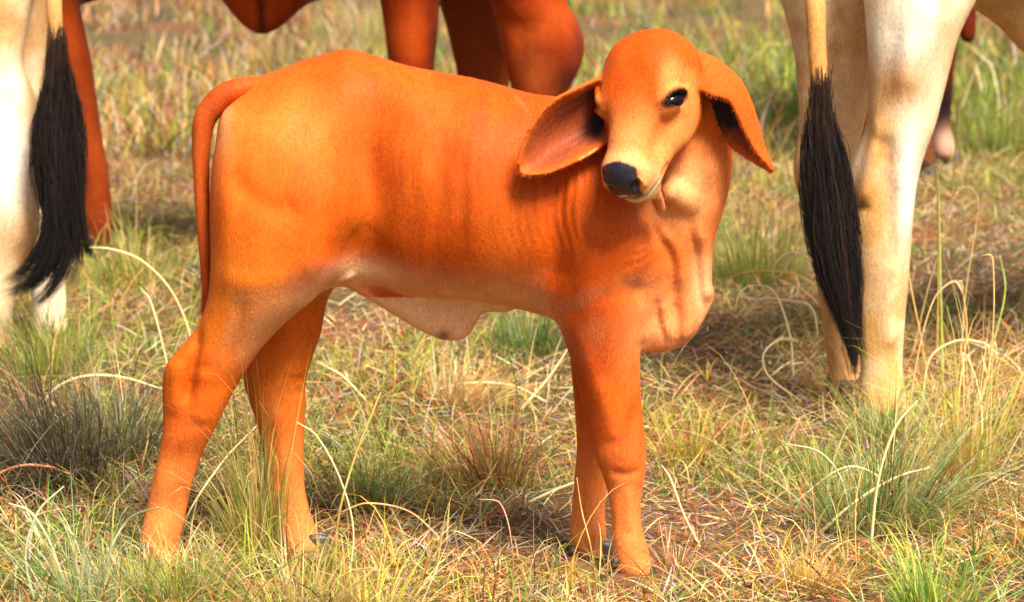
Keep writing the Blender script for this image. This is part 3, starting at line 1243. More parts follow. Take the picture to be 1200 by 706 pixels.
    mouth = inhead * ss(f_, 0.10, 0.13) * np.exp(-((u_ + 0.060 - 0.006 * ss(np.abs(r_), 0.02, 0.045)) / 0.0036)**2)
    col = mixc(col, (0.06, 0.03, 0.03), mouth * 0.9)
    nost = np.zeros(n)
    for s_ in (-1, 1):
        q = h(s_ * 0.0805, 0.010, 0.018)
        de = np.linalg.norm((V - q) @ ER[s_].T / np.array([1, 1.42, 0.74]), axis=1)
        col = mixc(col, (0.22, 0.05, 0.012), (1 - ss(de, 0.0210, 0.0265)) * 0.8)
        col = mixc(col, (0.02, 0.012, 0.01), 1 - ss(de, 0.0185, 0.0215))
        col = mixc(col, (0.88, 0.50, 0.20), np.exp(-((de - 0.031) / 0.006)**2) * 0.0)
    # inside of the ears
    ins = np.zeros(n)
    for (pts, nm) in ((e1, 0), (e2, 1)):
        mid = pts.reshape(60, 36, 3)
        near = np.all((V > pts.min(0) - 0.02) & (V < pts.max(0) + 0.02), axis=1)
        ii = np.where(near)[0]
        sub = pts[::2]
        dd = np.zeros(len(ii))
        bi = np.zeros(len(ii), int)
        for k0 in range(0, len(ii), 3000):
            D = ((V[ii[k0:k0 + 3000]][:, None] - sub[None])**2).sum(-1)
            dd[k0:k0 + 3000] = np.sqrt(D.min(1))
            bi[k0:k0 + 3000] = D.argmin(1) * 2
        tt = (bi // 36) / 59.0
        sw_ = (bi % 36) / 35.0
        onear = dd < 0.0085
        # the concave face looks at the middle of the chord between the two edges
        ch = 0.5 * (mid[bi // 36, 0] + mid[bi // 36, -1])
        face = ((N[ii] * (ch - V[ii])).sum(1) > 0.0) & ((N[ii] * (ch - V[ii])).sum(1) / (np.linalg.norm(ch - V[ii], axis=1) + 1e-9) > 0.1)
        m = onear & face & (tt > 0.03)
        jn = fbm(V[ii, 0] * 60, V[ii, 2] * 60, 2, 2)
        edge = np.minimum(sw_, 1 - sw_)
        inner = ss(edge, 0.0, 0.14) * (1 - ss(tt, 0.8, 0.95))
        cc = mixc(col[ii], (0.54, 0.115, 0.015), onear * 0.9)
        cc = mixc(cc, (0.30, 0.065, 0.022), m * inner * 0.95)
        stk = fbm(sw_ * 22, tt * 3, 1, 2)
        cc = mixc(cc, (0.14, 0.035, 0.02), m * inner * ss(stk, 0.5, 0.75) * 0.7 * (1 - ss(tt, 0.3, 0.7)))
        if nm == 0:
            blk = np.exp(-(((tt - 0.20) / 0.13)**2 + ((sw_ - 0.66) / 0.22)**2)) * 1.7
            blk2 = np.exp(-(((tt - 0.22) / 0.22)**2 + ((sw_ - 0.16) / 0.10)**2)) * 0.9
            blk = blk * (0.6 + 0.8 * jn)
            cc = mixc(cc, (0.10, 0.03, 0.02), m * np.clip(blk2 * (0.5 + jn), 0, 1) * 0.85)
        else:
            blk = np.exp(-(((tt - 0.40) / 0.26)**2 + ((sw_ - 0.66) / 0.34)**2)) * 2.4
            blk = blk * (0.6 + 0.8 * jn)
        cc = mixc(cc, (0.028, 0.020, 0.026), m * np.clip(blk, 0, 1))
        cc = mixc(cc, (0.54, 0.10, 0.012), (onear & ~face) * 0.6)
        col[ii] = cc
    base_pt = np.array([-0.05, 5.98, 0.0])
    calf = empty('calf', tuple(base_pt), 'young orange-red calf standing side-on with big drooping ears and head turned to the camera', 'calf')
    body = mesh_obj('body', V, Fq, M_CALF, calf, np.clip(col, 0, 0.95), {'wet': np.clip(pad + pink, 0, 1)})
    # coat hairs
    def reg(c):
        q = (c - O) @ HR.T
        w_ = np.ones(len(c))
        face = (np.abs(q[:, 0]) < 0.10) & (q[:, 1] > -0.10) & (q[:, 1] < 0.22) & (c[:, 1] < 5.86)
        w_[face & (q[:, 1] > 0.135) & (q[:, 2] > -0.055)] = 0
        for s_ in (-1, 1):
            de = np.linalg.norm(c - h(s_ * 0.0805, 0.010, 0.018), axis=1)
            w_[de < 0.029] = 0
        return w_
    fur(calf, V, Fq, col, 200000, 0.0085, 0.0009, reg)
    # eyes
    for s_ in (-1, 1):
        cpt = h(s_ * 0.0628, 0.010, 0.0065)
        u = np.linspace(0, math.pi, 14)
        vv = []
        fq = []
        for i, a in enumerate(u):
            for j in range(20):
                b = 2 * math.pi * j / 20
                vv.append(cpt + ER[s_].T @ np.array([0.0200 * math.sin(a) * math.cos(b), 0.0255 * math.sin(a) * math.sin(b), 0.0165 * math.cos(a)]))
        for i in range(13):
            for j in range(20):
                fq.append([i * 20 + j, (i + 1) * 20 + j, (i + 1) * 20 + (j + 1) % 20, i * 20 + (j + 1) % 20])
        eo = mesh_obj('eye', np.array(vv), np.array(fq), M_EYE, calf)
        # lashes
        r = np.random.default_rng(5)
        nl = 46
        t = r.random(nl)
        A = np.array([h(s_ * 0.0805, 0.010, 0.018) + ER[s_].T @ np.array([0.003, -0.024 + 0.048 * x, 0.0045 + 0.0110 * math.sin(math.pi * x)]) for x in t])
        d0 = ER[s_][0][None] * 0.9 + Up[None] * 0.15 + ER[s_][1][None] * (t[:, None] - 0.5) * 0.9 + ER[s_][2][None] * 0.35 + r.normal(0, 0.08, (nl, 3))
        d0 /= np.linalg.norm(d0, axis=1)[:, None]
        d1 = d0 + np.array([0, 0, -0.3])
        d1 /= np.linalg.norm(d1, axis=1)[:, None]
        cc = np.tile([0.03, 0.015, 0.01], (nl, 1))
        a_, b_, c_ = strips(A, d0, d1, r.uniform(0.007, 0.012, nl), np.full(nl, 0.0007), 3, np.full(nl, 0.8), cc)
        mesh_obj('eyelashes', a_, b_, M_HAIR, calf, c_)
    # tail
    path = [(345, 106, 6.01, 7), (318, 102, 6.005, 10), (292, 103, 5.995, 13), (270, 109, 5.985, 14.5), (253, 121, 5.98, 14.5), (240, 140, 5.975, 13.5), (236, 170, 5.97, 11),
            (236, 210, 5.965, 9.5), (238, 255, 5.96, 8.5), (241, 300, 5.955, 7.5), (243, 335, 5.95, 6.5), (241, 360, 5.95, 5), (238, 376, 5.95, 2)]
    tp = [P(a, b, c) for a, b, c, d in path]
    a_, b_, c_ = tube(tp, [d / 655 for *_, d in path], 16, 90)
    tn = fbm(a_[:, 0] * 30, a_[:, 2] * 14, 2, 3)
    tcol = mixc(np.tile([0.34, 0.045, 0.006], (len(a_), 1)), (0.48, 0.09, 0.012), ss(tn, 0.3, 0.7))
    tcol = mixc(tcol, (0.50, 0.082, 0.004), ss(a_[:, 0], P(262, 100, 6)[0], P(300, 100, 6)[0]))
    to = mesh_obj('tail', a_, b_, M_CALF, calf, tcol, {'wet': np.zeros(len(a_))}, tris=c_)
    fur(to, a_, b_, tcol, 14000, 0.009, 0.0007, None, (0.05, 0, -1.0), 8, 0.22)
    # hair tuft at the end of the tail
    r = np.random.default_rng(9)
    nl = 420
    t = r.random(nl)
    zz = np.array([tp[-4] * (1 - x) + tp[-2] * x for x in t]) + r.normal(0, 0.004, (nl, 3))
    d0 = np.tile([0.0, 0, -1.0], (nl, 1)) + r.normal(0, 0.10, (nl, 3))
    d0 /= np.linalg.norm(d0, axis=1)[:, None]
    d1 = np.tile([-0.12, 0, -1.0], (nl, 1))
    wdd = r.normal(0, 1, (nl, 3))
    wdd /= np.linalg.norm(wdd, axis=1)[:, None]
    cc = np.array([0.36, 0.06, 0.012]) * r.uniform(0.5, 1.3, (nl, 1))
    a_, b_, c_ = strips(zz, d0, d1, r.uniform(0.03, 0.06, nl), np.full(nl, 0.0010), 3, np.full(nl, 0.6), cc, wide_dir=wdd)
    mesh_obj('tail_tuft', a_, b_, M_HAIR, to, c_)
    # hooves
    def gy(px, Y):
        x = P(px, 650, Y)[0]
        return x, Y, float(gz(np.array([x]), np.array([Y]))[0]) - 0.004
    hoof(calf, gy(188, 5.95), 0.05, 0.042)
    hoof(calf, gy(372, 6.07), 0.0, 0.042)
    hoof(calf, gy(747, 5.90), 0.0, 0.042)
    hoof(calf, gy(706, 6.03), 0.0, 0.042)
    # dewclaws
    for (px, py, Y) in ((672, 643, 6.005), (722, 656, 5.868), (168, 640, 5.92), (330, 634, 6.04)):
        c = P(px, py, Y)
        a_, b_, c_ = tube([c, c + np.array([-0.006, -0.003, -0.012])], [0.009, 0.004], 8)
        mesh_obj('dewclaw', a_, b_, M_HOOF, calf, tris=c_)


build_calf()

# ================================================================== ADULT COWS BEHIND
def poly_strips(pts, width, col, seed=0):
    """pts (N,S,3) -> ribbons tapering at the tip"""
    r = np.random.default_rng(seed)
    N, Sg, _ = pts.shape
    wd = r.normal(0, 1, (N, 3)) * np.array([1, 0.6, 0.2])
    wd /= np.linalg.norm(wd, axis=1)[:, None]
    t = np.linspace(0, 1, Sg)
    ww = (width[:, None] * (1 - 0.85 * t[None]**2))[:, :, None] * 0.5
    V = np.stack([pts - wd[:, None] * ww, pts + wd[:, None] * ww], 2).reshape(-1, 3)
    b = np.arange(N) * Sg * 2
    F = np.concatenate([np.stack([b + 2 * i, b + 2 * i + 1, b + 2 * i + 3, b + 2 * i + 2], 1) for i in range(Sg - 1)])
    c = np.repeat(col, Sg * 2, axis=0)
    return V, F, c


def tail_switch(parent, st, Y, hd, n, seed, loose=(), width=0.0016, coln=(0.008, 0.006, 0.006)):
    """black hair of the tail: strands follow the outline stations (py, xl, xr)"""
    r = np.random.default_rng(seed)
    py = np.array([s_[0] for s_ in st], float)
    xl = np.array([s_[1] for s_ in st], float)
    xr = np.array([s_[2] for s_ in st], float)
    K = 16
    pts = np.zeros((n, K, 3))
    brown = np.zeros((n, 1))
    for i in range(n):
        a = r.uniform(-1, 1)
        y0 = py[0] + (py[-1] - py[0]) * r.triangular(-0.16, 0.12, 0.5)
        y1 = py[0] + (py[-1] - py[0]) * r.uniform(0.55, 1.04) - abs(a) * 18 * r.random()
        y1 = max(y1, y0 + 30)
        brown[i] = np.clip(1 - (y0 - py[0]) / (py[-1] - py[0]) * 14, 0, 1) * r.uniform(0.2, 1)
        ys = np.linspace(y0, y1, K)
        cx = np.interp(ys, py, (xl + xr) / 2)
        hw = np.interp(ys, py, (xr - xl) / 2)
        dd = Y + hd * math.sqrt(max(0.02, 1 - a * a)) * r.uniform(-1, 1)
        wob = r.normal(0, 3.2)
        a = a * (1.0 + 0.25 * (r.random() < 0.06))
        for j in range(K):
            pts[i, j] = P(cx[j] + a * hw[j] + wob * math.sin(j * 0.5 + i), ys[j], dd)
    V1, F1, c1 = poly_strips(pts, width * r.uniform(0.5, 1.3, n), np.tile(coln, (n, 1)) * r.uniform(0.6, 2.2, (n, 1)) + brown * np.array([0.035, 0.014, 0.005]), seed)
    for (path, m, spread) in loose:
        pa = np.array(path, float)
        s_ = np.linspace(0, 1, len(pa))
        q, v = table(s_, pa, K)
        L = np.zeros((m, K, 3))
        for i in range(m):
            o = r.normal(0, spread, 2)
            sc = np.linspace(0.5, 1.3, K)
            e = r.uniform(0.8, 1.0)
            idx = np.linspace(0, (K - 1) * e, K)
            xx = np.interp(idx, np.arange(K), v[:, 0]) + o[0] * sc
            yy = np.interp(idx, np.arange(K), v[:, 1]) + o[1] * sc * 0.6
            dd = Y + r.normal(0, 0.01)
            for j in range(K):
                L[i, j] = P(xx[j], yy[j], dd)
        V2, F2, c2 = poly_strips(L, np.full(m, width), np.tile(coln, (m, 1)) * r.uniform(0.6, 2.2, (m, 1)), seed + 1)
        F1 = np.concatenate([F1, F2 + len(V1)])
        V1 = np.concatenate([V1, V2])
        c1 = np.concatenate([c1, c2])
    return mesh_obj('tail_switch', V1, F1, M_TAILHAIR, parent, c1)


def trunk(F, rear, heading, length=1.25, zc=1.12, r0=0.27, r1=0.33, head_low=0.0, headdrop=0.0):
    """barrel, neck, head and simple far legs of a full-grown animal; rear=(x,y) of the pelvis"""
    hx = np.array([math.cos(heading), math.sin(heading), 0])
    sx = np.array([-hx[1], hx[0], 0])
    R = np.array([*rear, zc])
    up = np.array([0, 0, 1.0])

    def q(a, b, c):
        return R + hx * a + sx * b + up * c
    F.cone(q(0.0, 0, 0.03), q(0.30, 0, 0.0), 0.22, 0.28, 0.08)
    F.cone(q(0.30, 0, 0.0), q(0.80, 0, -0.03), 0.29, 0.32, 0.08)
    F.cone(q(0.80, 0, -0.03), q(length, 0, -0.02), 0.32, 0.26, 0.08)
    F.cone(q(length * 0.9, 0, 0.22), q(length, 0, 0.33), 0.12, 0.08, 0.1)
    F.cone(q(length, 0, 0.05), q(length + 0.50, 0, 0.12 - headdrop), 0.20, 0.13, 0.1)
    F.cone(q(length + 0.52, 0, 0.14 - headdrop), q(length + 0.85, 0, -0.08 - headdrop * 1.15), 0.12, 0.06, 0.06)
    for b in (-1, 1):
        F.cone(q(length + 0.48, b * 0.10, 0.12 - headdrop), q(length + 0.42, b * 0.19, -0.10 - headdrop), 0.035, 0.015, 0.03)
    return q


def leg(F, q, a, b, top, r=1.0, fore=True):
    p0 = q(a, b, 0)
    zg = 0.0
    kx = -0.03 if fore else 0.07

    def w_(da, z):
        v = q(a + da, b, 0)
        return np.array([v[0], v[1], z])
    F.chain([w_(0, top), w_(kx * 0.3, 0.62), w_(kx * -1.0 if not fore else 0, 0.42), w_(0, 0.14), w_(0.02, 0.06)],
            [0.12 * r, 0.085 * r, 0.06 * r, 0.042 * r, 0.05 * r], 0.05)
    c = w_(0.03, 0)
    return c


def finish_cow(name, label, F, lo, hi, hcol, base, step=0.011, hairs=26000, flow=(0.1, 0, -1)):
    V, Fq = polygonise(F, lo, hi, step)
    V = relax(V, Fq, 3, 0.5)
    N = vnormals(V, Fq)
    col = hcol(V, N)
    root = empty(name, base, label, 'cow')
    mesh_obj('body', V, Fq, M_COW, root, np.clip(col, 0.003, 0.92), {'wet': np.zeros(len(V))})

    def reg(c):
        x, y = project(c)
        return ((y > -60) & (x > -150) & (x < 1350)).astype(float) + 1e-6
    fur(root, V, Fq, col, hairs, 0.011, 0.0011, reg, flow, 4)
    return root


def ground_pt(px, Y):
    x = P(px, 300, Y)[0]
    return (x, Y, float(gz(np.array([x]), np.array([Y]))[0]) - 0.004)


# ---- cream cow on the right, seen from behind its right hip
def cream_right():
    F = Field()
    head = math.radians(32)
    rear = (P(1030, 0, 7.55)[0] + 0.02, 7.56)
    q = trunk(F, rear, head, 1.35, 1.22)
    F.zloft([(-150, 985, 1190, 7.42, 0.20), (-70, 1000, 1172, 7.38, 0.17), (0, 1012, 1143, 7.34, 0.13), (40, 1016, 1124, 7.32, 0.11), (80, 1018, 1113, 7.31, 0.095),
             (120, 1017, 1103, 7.30, 0.082), (150, 1014, 1095, 7.30, 0.075), (180, 1003, 1084, 7.30, 0.068), (205, 995, 1077, 7.30, 0.064),
             (235, 991, 1072, 7.30, 0.060), (262, 992, 1070, 7.30, 0.058), (300, 994, 1067, 7.30, 0.052), (340, 1001, 1064, 7.30, 0.046),
             (390, 1005, 1060, 7.30, 0.042), (430, 1008, 1058, 7.30, 0.042), (465, 1005, 1062, 7.30, 0.052), (490, 1008, 1066, 7.30, 0.05)], k=0.05)
    F.zloft([(-150, 880, 1040, 7.62, 0.20), (-60, 898, 1040, 7.60, 0.17), (0, 915, 1032, 7.58, 0.13), (60, 930, 1028, 7.57, 0.10), (110, 935, 1020, 7.56, 0.08), (150, 936, 1012, 7.56, 0.07),
             (175, 932, 1006, 7.56, 0.066), (200, 929, 1000, 7.56, 0.062), (225, 934, 998, 7.56, 0.058), (260, 945, 996, 7.56, 0.050), (300, 952, 1000, 7.56, 0.046),
             (340, 958, 1004, 7.56, 0.044), (400, 966, 1006, 7.56, 0.040), (435, 970, 1010, 7.56, 0.044), (462, 968, 1014, 7.55, 0.05)], k=0.05)
    # belly running on to the right, its skin edge hanging
    F.xloft([(1090, -150, -30, 7.75, 0.10), (1125, -150, -4, 7.78, 0.14), (1150, -150, 14, 7.80, 0.14), (1175, -150, 32, 7.84, 0.14), (1205, -150, 62, 7.88, 0.13),
             (1250, -150, 78, 7.95, 0.13), (1320, -150, 60, 8.05, 0.12), (1450, -150, 20, 8.2, 0.12)], k=0.05)
    # hocks and tendons
    def cr(pts, sig, amp, Y):
        F.crease([P(a, b, Y) for a, b in pts], sig, amp)
    cr([(1030, 150), (1022, 190), (1010, 232)], 0.016, 0.0160, 7.235)
    cr([(1036, 170), (1042, 230), (1046, 300)], 0.014, -0.0128, 7.235)
    cr([(1058, 110), (1056, 190), (1054, 260), (1048, 400)], 0.018, 0.0144, 7.24)
    cr([(1002, 243), (1012, 243)], 0.006, -0.0160, 7.245)
    cr([(1085, 20), (1060, 90)], 0.03, 0.0192, 7.20)
    cr([(1040, 40), (1034, 110)], 0.02, -0.0128, 7.21)
    cr([(980, 60), (985, 180)], 0.02, -0.0128, 7.49)
    hp = [leg(F, q, 1.20, -0.17, 0.95), leg(F, q, 1.25, 0.17, 0.95)]

    def colr(V, N):
        nz = fbm(V[:, 0] * 7 + V[:, 1] * 3, V[:, 2] * 6, 0, 4)
        nz2 = fbm(V[:, 0] * 16 + V[:, 1] * 9, V[:, 2] * 11, 2, 4)
        c = np.tile([0.66, 0.38, 0.14], (len(V), 1))
        c = mixc(c, (0.86, 0.70, 0.44), ss(nz * 0.5 + nz2 * 0.5, 0.40, 0.52))
        c = mixc(c, (0.88, 0.82, 0.66), g3(V, P(1062, 50, 7.2), (0.09, 0.2, 0.08)) * 0.9)  # sunlit bright patches of the near leg painted into its coat
        c = mixc(c, (0.90, 0.85, 0.74), g3(V, P(1062, 210, 7.24), (0.022, 0.1, 0.12)))
        c = mixc(c, (0.90, 0.84, 0.72), g3(V, P(1003, 185, 7.24), (0.02, 0.1, 0.04)) * 0.8)
        c = mixc(c, (0.50, 0.22, 0.06), g3(V, P(1050, 98, 7.22), (0.06, 0.2, 0.04)) * 0.9 * ss(nz, 0.30, 0.5))
        c = mixc(c, (0.52, 0.25, 0.07), g3(V, P(1030, 165, 7.24), (0.03, 0.1, 0.09)) * 0.8)
        c = mixc(c, (0.50, 0.23, 0.07), g3(V, P(1012, 232, 7.24), (0.035, 0.06, 0.035)) * 0.95)
        c = mixc(c, (0.56, 0.29, 0.09), g3(V, P(1015, 320, 7.25), (0.045, 0.1, 0.13)) * 0.8)
        c = mixc(c, (0.56, 0.30, 0.10), g3(V, P(1040, 430, 7.25), (0.05, 0.1, 0.07)) * 0.6)
        c = mixc(c, (0.58, 0.33, 0.12), g3(V, P(1110, 50, 7.25), (0.04, 0.1, 0.06)) * 0.6)
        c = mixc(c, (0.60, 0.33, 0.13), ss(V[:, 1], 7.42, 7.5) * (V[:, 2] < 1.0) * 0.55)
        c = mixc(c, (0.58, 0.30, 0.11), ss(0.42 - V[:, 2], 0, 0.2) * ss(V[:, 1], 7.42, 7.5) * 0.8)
        c = mixc(c, (0.08, 0.05, 0.04), g3(V, P(1008, 243, 7.24), (0.008, 0.05, 0.006)) * 0.9)
        c = mixc(c, (0.50, 0.30, 0.13), g3(V, P(1175, 0, 7.75), (0.14, 0.3, 0.10)) * 0.8)
        return c
    root = finish_cow('cream_cow', 'cream cow on the right with its long black tail brush hanging beside its leg', F,
                      [0.5, 6.9, 0], [2.9, 9.4, 1.95], colr, (P(1030, 400, 7.4)[0], 7.4, 0), 0.0095, 40000)
    for c in hp:
        hoof(root, (c[0], c[1], float(gz(c[0:1], c[1:2])[0])), head, 0.075)
    hoof(root, ground_pt(1040, 7.30), head, 0.072)
    hoof(root, ground_pt(992, 7.54), head, 0.072)
    path = [(948, -60, 7.28, 14), (955, 0, 7.22, 12.5), (957, 50, 7.21, 11), (960, 100, 7.21, 10.5), (962, 140, 7.21, 9), (966, 190, 7.21, 8), (974, 240, 7.21, 5)]
    a_, b_, c_ = tube([q(-0.08, 0, 0.14), q(-0.24, 0, 0.04)] + [P(a, b, c) for a, b, c, d in path], [0.05, 0.038] + [d * 7.2 / FP for *_, d in path], 14, 60)
    tn = ss(a_[:, 2], P(0, 160, 7.2)[2], P(0, 110, 7.2)[2])
    tc = mixc(np.tile([0.05, 0.025, 0.015], (len(a_), 1)), (0.62, 0.30, 0.09), tn)
    to = mesh_obj('tail', a_, b_, M_COW, root, tc, {'wet': np.zeros(len(a_))}, tris=c_)
    tail_switch(to, [(124, 951, 972), (145, 947, 976), (165, 944, 983), (200, 941, 991), (240, 944, 998), (290, 951, 1003), (330, 962, 1007), (370, 978, 1007), (400, 990, 1007), (430, 999, 1004)],
                7.19, 0.028, 4500, 21, [([(980, 300), (992, 350), (1000, 400), (1003, 432)], 60, 5)])
    fur(to, a_, b_, tc, 5000, 0.014, 0.0011, None, (0.05, 0, -1), 6, 0.25)


cream_right()


# ---- cream cow on the far left
def cream_left():
    F = Field()
    head = math.radians(165)
    rear = (P(30, 0, 8.3)[0] - 0.05, 8.35)
    q = trunk(F, rear, head, 1.35, 1.25)
    F.zloft([(-150, -120, 75, 8.15, 0.2), (-60, -90, 55, 8.10, 0.16), (0, -60, 40, 8.06, 0.12), (40, -58, 32, 8.05, 0.10), (77, -52, 27, 8.04, 0.085), (100, -48, 36, 8.03, 0.078), (120, -44, 45, 8.03, 0.072),
             (155, -38, 45, 8.02, 0.066), (200, -34, 46, 8.02, 0.064), (240, -32, 47, 8.02, 0.062), (270, -30, 46, 8.02, 0.058), (295, -28, 38, 8.02, 0.052), (325, -26, 24, 8.02, 0.045), (360, -24, 16, 8.02, 0.042),
             (395, -24, 16, 8.02, 0.044), (415, -26, 20, 8.02, 0.05)], k=0.05)
    F.zloft([(-100, -40, 80, 8.45, 0.14), (0, -20, 60, 8.42, 0.10), (120, -5, 50, 8.38, 0.07), (200, 0, 50, 8.36, 0.06), (250, 12, 62, 8.34, 0.055), (290, 26, 72, 8.33, 0.048), (320, 34, 76, 8.33, 0.044),
             (350, 37, 77, 8.32, 0.042), (375, 36, 79, 8.32, 0.048), (392, 38, 80, 8.32, 0.048)], k=0.05)
    hp = [leg(F, q, 1.20, -0.17, 0.95), leg(F, q, 1.25, 0.17, 0.95)]
    F.crease([P(5, 40, 7.95), P(12, 120, 7.95), P(20, 230, 7.95)], 0.02, -0.008)
    F.crease([P(30, 120, 7.96), P(34, 200, 7.96), P(25, 280, 7.96)], 0.02, 0.008)

    def colr(V, N):
        nz = fbm(V[:, 0] * 7 + V[:, 1] * 3, V[:, 2] * 6, 1, 4)
        c = np.tile([0.64, 0.38, 0.16], (len(V), 1))
        c = mixc(c, (0.82, 0.62, 0.38), ss(nz, 0.36, 0.55))
        c = mixc(c, (0.90, 0.88, 0.82), g3(V, P(5, 190, 7.95), (0.045, 0.1, 0.09)))
        c = mixc(c, (0.58, 0.33, 0.14), g3(V, P(25, 285, 7.96), (0.09, 0.15, 0.05)) * 0.7)
        c = mixc(c, (0.86, 0.72, 0.50), ss(V[:, 1], 8.2, 8.28) * ss(0.35 - V[:, 2], 0, 0.1))
        return c
    root = finish_cow('cream_cow', 'cream cow at the left edge with a black tail brush curling over its pale leg', F,
                      [-3.4, 7.6, 0], [-0.6, 9.4, 1.95], colr, (P(20, 400, 8.2)[0], 8.2, 0), 0.0105, 24000)
    for c in hp:
        hoof(root, (c[0], c[1], float(gz(c[0:1], c[1:2])[0])), head, 0.075)
    hoof(root, ground_pt(-4, 8.02), head, 0.072)
    hoof(root, ground_pt(56, 8.32), head, 0.072)
    path = [(60, -60, 8.00, 11), (63, 0, 7.93, 9.5), (65, 40, 7.92, 9), (67, 80, 7.92, 8.5), (69, 130, 7.92, 7), (70, 190, 7.92, 4)]
    a_, b_, c_ = tube([q(-0.02, 0, 0.16), q(-0.17, 0, 0.04)] + [P(a, b, c) for a, b, c, d in path], [0.05, 0.035] + [d * 7.9 / FP for *_, d in path], 14, 60)
    tn = ss(a_[:, 2], P(0, 85, 7.9)[2], P(0, 50, 7.9)[2])
    tc = mixc(np.tile([0.04, 0.02, 0.015], (len(a_), 1)), (0.55, 0.28, 0.09), tn)
    to = mesh_obj('tail', a_, b_, M_COW, root, tc, {'wet': np.zeros(len(a_))}, tris=c_)
    tail_switch(to, [(62, 60, 75), (90, 55, 82), (120, 49, 90), (155, 42, 95), (200, 42, 97), (240, 48, 96), (265, 54, 98), (285, 62, 98), (300, 74, 98)],
                7.90, 0.03, 4200, 31, [([(62, 200), (64, 270), (45, 325), (4, 348)], 420, 5),
                                       ([(78, 190), (82, 260), (62, 310), (22, 338)], 300, 5),
                                       ([(75, 200), (80, 280), (66, 330), (38, 362)], 260, 4),
                                       ([(55, 200), (54, 265), (34, 312), (0, 334)], 200, 4),
                                       ([(88, 180), (96, 250), (104, 300), (100, 262)], 40, 3),
                                       ([(80, 180), (92, 250), (90, 310), (74, 336)], 70, 4)])


cream_left()


RED = np.array([0.27, 0.028, 0.003])


def redcol(dark=1.0, extra=()):
    def f(V, N):
        nz = fbm(V[:, 0] * 6 + V[:, 1] * 3, V[:, 2] * 6, 2, 4)
        c = np.tile(RED * dark, (len(V), 1))
        c = mixc(c, np.array([0.40, 0.062, 0.006]) * dark, ss(nz, 0.42, 0.62) * 0.7)
        c = mixc(c, np.array([0.12, 0.014, 0.005]) * dark, ss(0.45 - nz, 0, 0.12) * 0.5)
        for (pt, sig, cc, w_) in extra:
            c = mixc(c, cc, g3(V, pt, sig) * w_)
        return c
    return f


# ---- red cow standing behind the calf
def red_centre():
    F = Field()
    head = math.radians(172)
    rear = (P(640, 0, 9.4)[0] + 0.02, 9.40)
    q = trunk(F, rear, head, 0.95, 1.12, headdrop=0.05)
    F.zloft([(-140, 545, 690, 9.25, 0.2), (-60, 560, 672, 9.20, 0.14), (0, 574, 664, 9.18, 0.11), (25, 581, 677, 9.18, 0.10), (50, 586, 685, 9.18, 0.095), (75, 592, 682, 9.18, 0.085),
             (100, 598, 670, 9.18, 0.075), (130, 603, 655, 9.18, 0.06), (200, 610, 650, 9.18, 0.048), (290, 610, 652, 9.18, 0.05), (325, 612, 658, 9.18, 0.055)], k=0.05)
    F.zloft([(-140, 500, 640, 9.55, 0.18), (-40, 505, 620, 9.52, 0.13), (0, 513, 604, 9.52, 0.10), (25, 521, 602, 9.52, 0.09), (50, 527, 602, 9.52, 0.08), (75, 533, 600, 9.52, 0.07), (105, 538, 596, 9.52, 0.062),
             (180, 545, 590, 9.52, 0.05), (290, 548, 590, 9.52, 0.05), (308, 546, 592, 9.52, 0.055)], k=0.05)
    F.zloft([(-140, 425, 540, 9.30, 0.16), (-50, 438, 525, 9.30, 0.12), (0, 445, 516, 9.30, 0.09), (25, 449, 514, 9.30, 0.08), (50, 452, 512, 9.30, 0.076), (85, 456, 508, 9.30, 0.066), (140, 460, 502, 9.30, 0.052),
             (220, 464, 498, 9.30, 0.044), (290, 462, 500, 9.30, 0.05), (322, 464, 504, 9.30, 0.052)], k=0.05)
    # hanging dewlap fold in front of the chest
    F.zloft([(-200, 235, 420, 9.45, 0.12), (-100, 235, 385, 9.45, 0.11), (-50, 243, 370, 9.45, 0.10), (0, 261, 355, 9.45, 0.09), (22, 277, 341, 9.45, 0.075), (34, 290, 326, 9.45, 0.05), (41, 300, 313, 9.45, 0.025)], k=0.05)
    F.crease([P(306, -60, 9.36), P(307, 41, 9.40)], 0.012, -0.012)
    F.crease([P(612, 40, 9.10), P(600, 70, 9.10), P(596, 110, 9.11)], 0.02, -0.012)
    F.crease([P(625, -20, 9.07), P(620, 28, 9.08), P(600, 32, 9.08)], 0.02, -0.010)
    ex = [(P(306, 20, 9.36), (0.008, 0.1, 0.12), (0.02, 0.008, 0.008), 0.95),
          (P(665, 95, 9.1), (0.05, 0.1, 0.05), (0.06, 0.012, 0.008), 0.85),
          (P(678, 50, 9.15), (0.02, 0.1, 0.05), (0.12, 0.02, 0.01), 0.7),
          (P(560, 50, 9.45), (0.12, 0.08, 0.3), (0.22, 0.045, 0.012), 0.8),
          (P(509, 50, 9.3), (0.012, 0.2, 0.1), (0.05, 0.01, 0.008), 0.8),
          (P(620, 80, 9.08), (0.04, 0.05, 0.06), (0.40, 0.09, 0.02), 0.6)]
    root = finish_cow('red_cow', 'dark red cow whose legs show above the back of the calf', F,
                      [-1.9, 8.8, 0], [0.65, 10.0, 1.75], redcol(0.95, ex), (P(560, 300, 9.35)[0], 9.35, 0), 0.011, 24000)
    for (px, Y) in ((632, 9.18), (568, 9.52), (482, 9.30)):
        hoof(root, ground_pt(px, Y), head, 0.068)


red_centre()


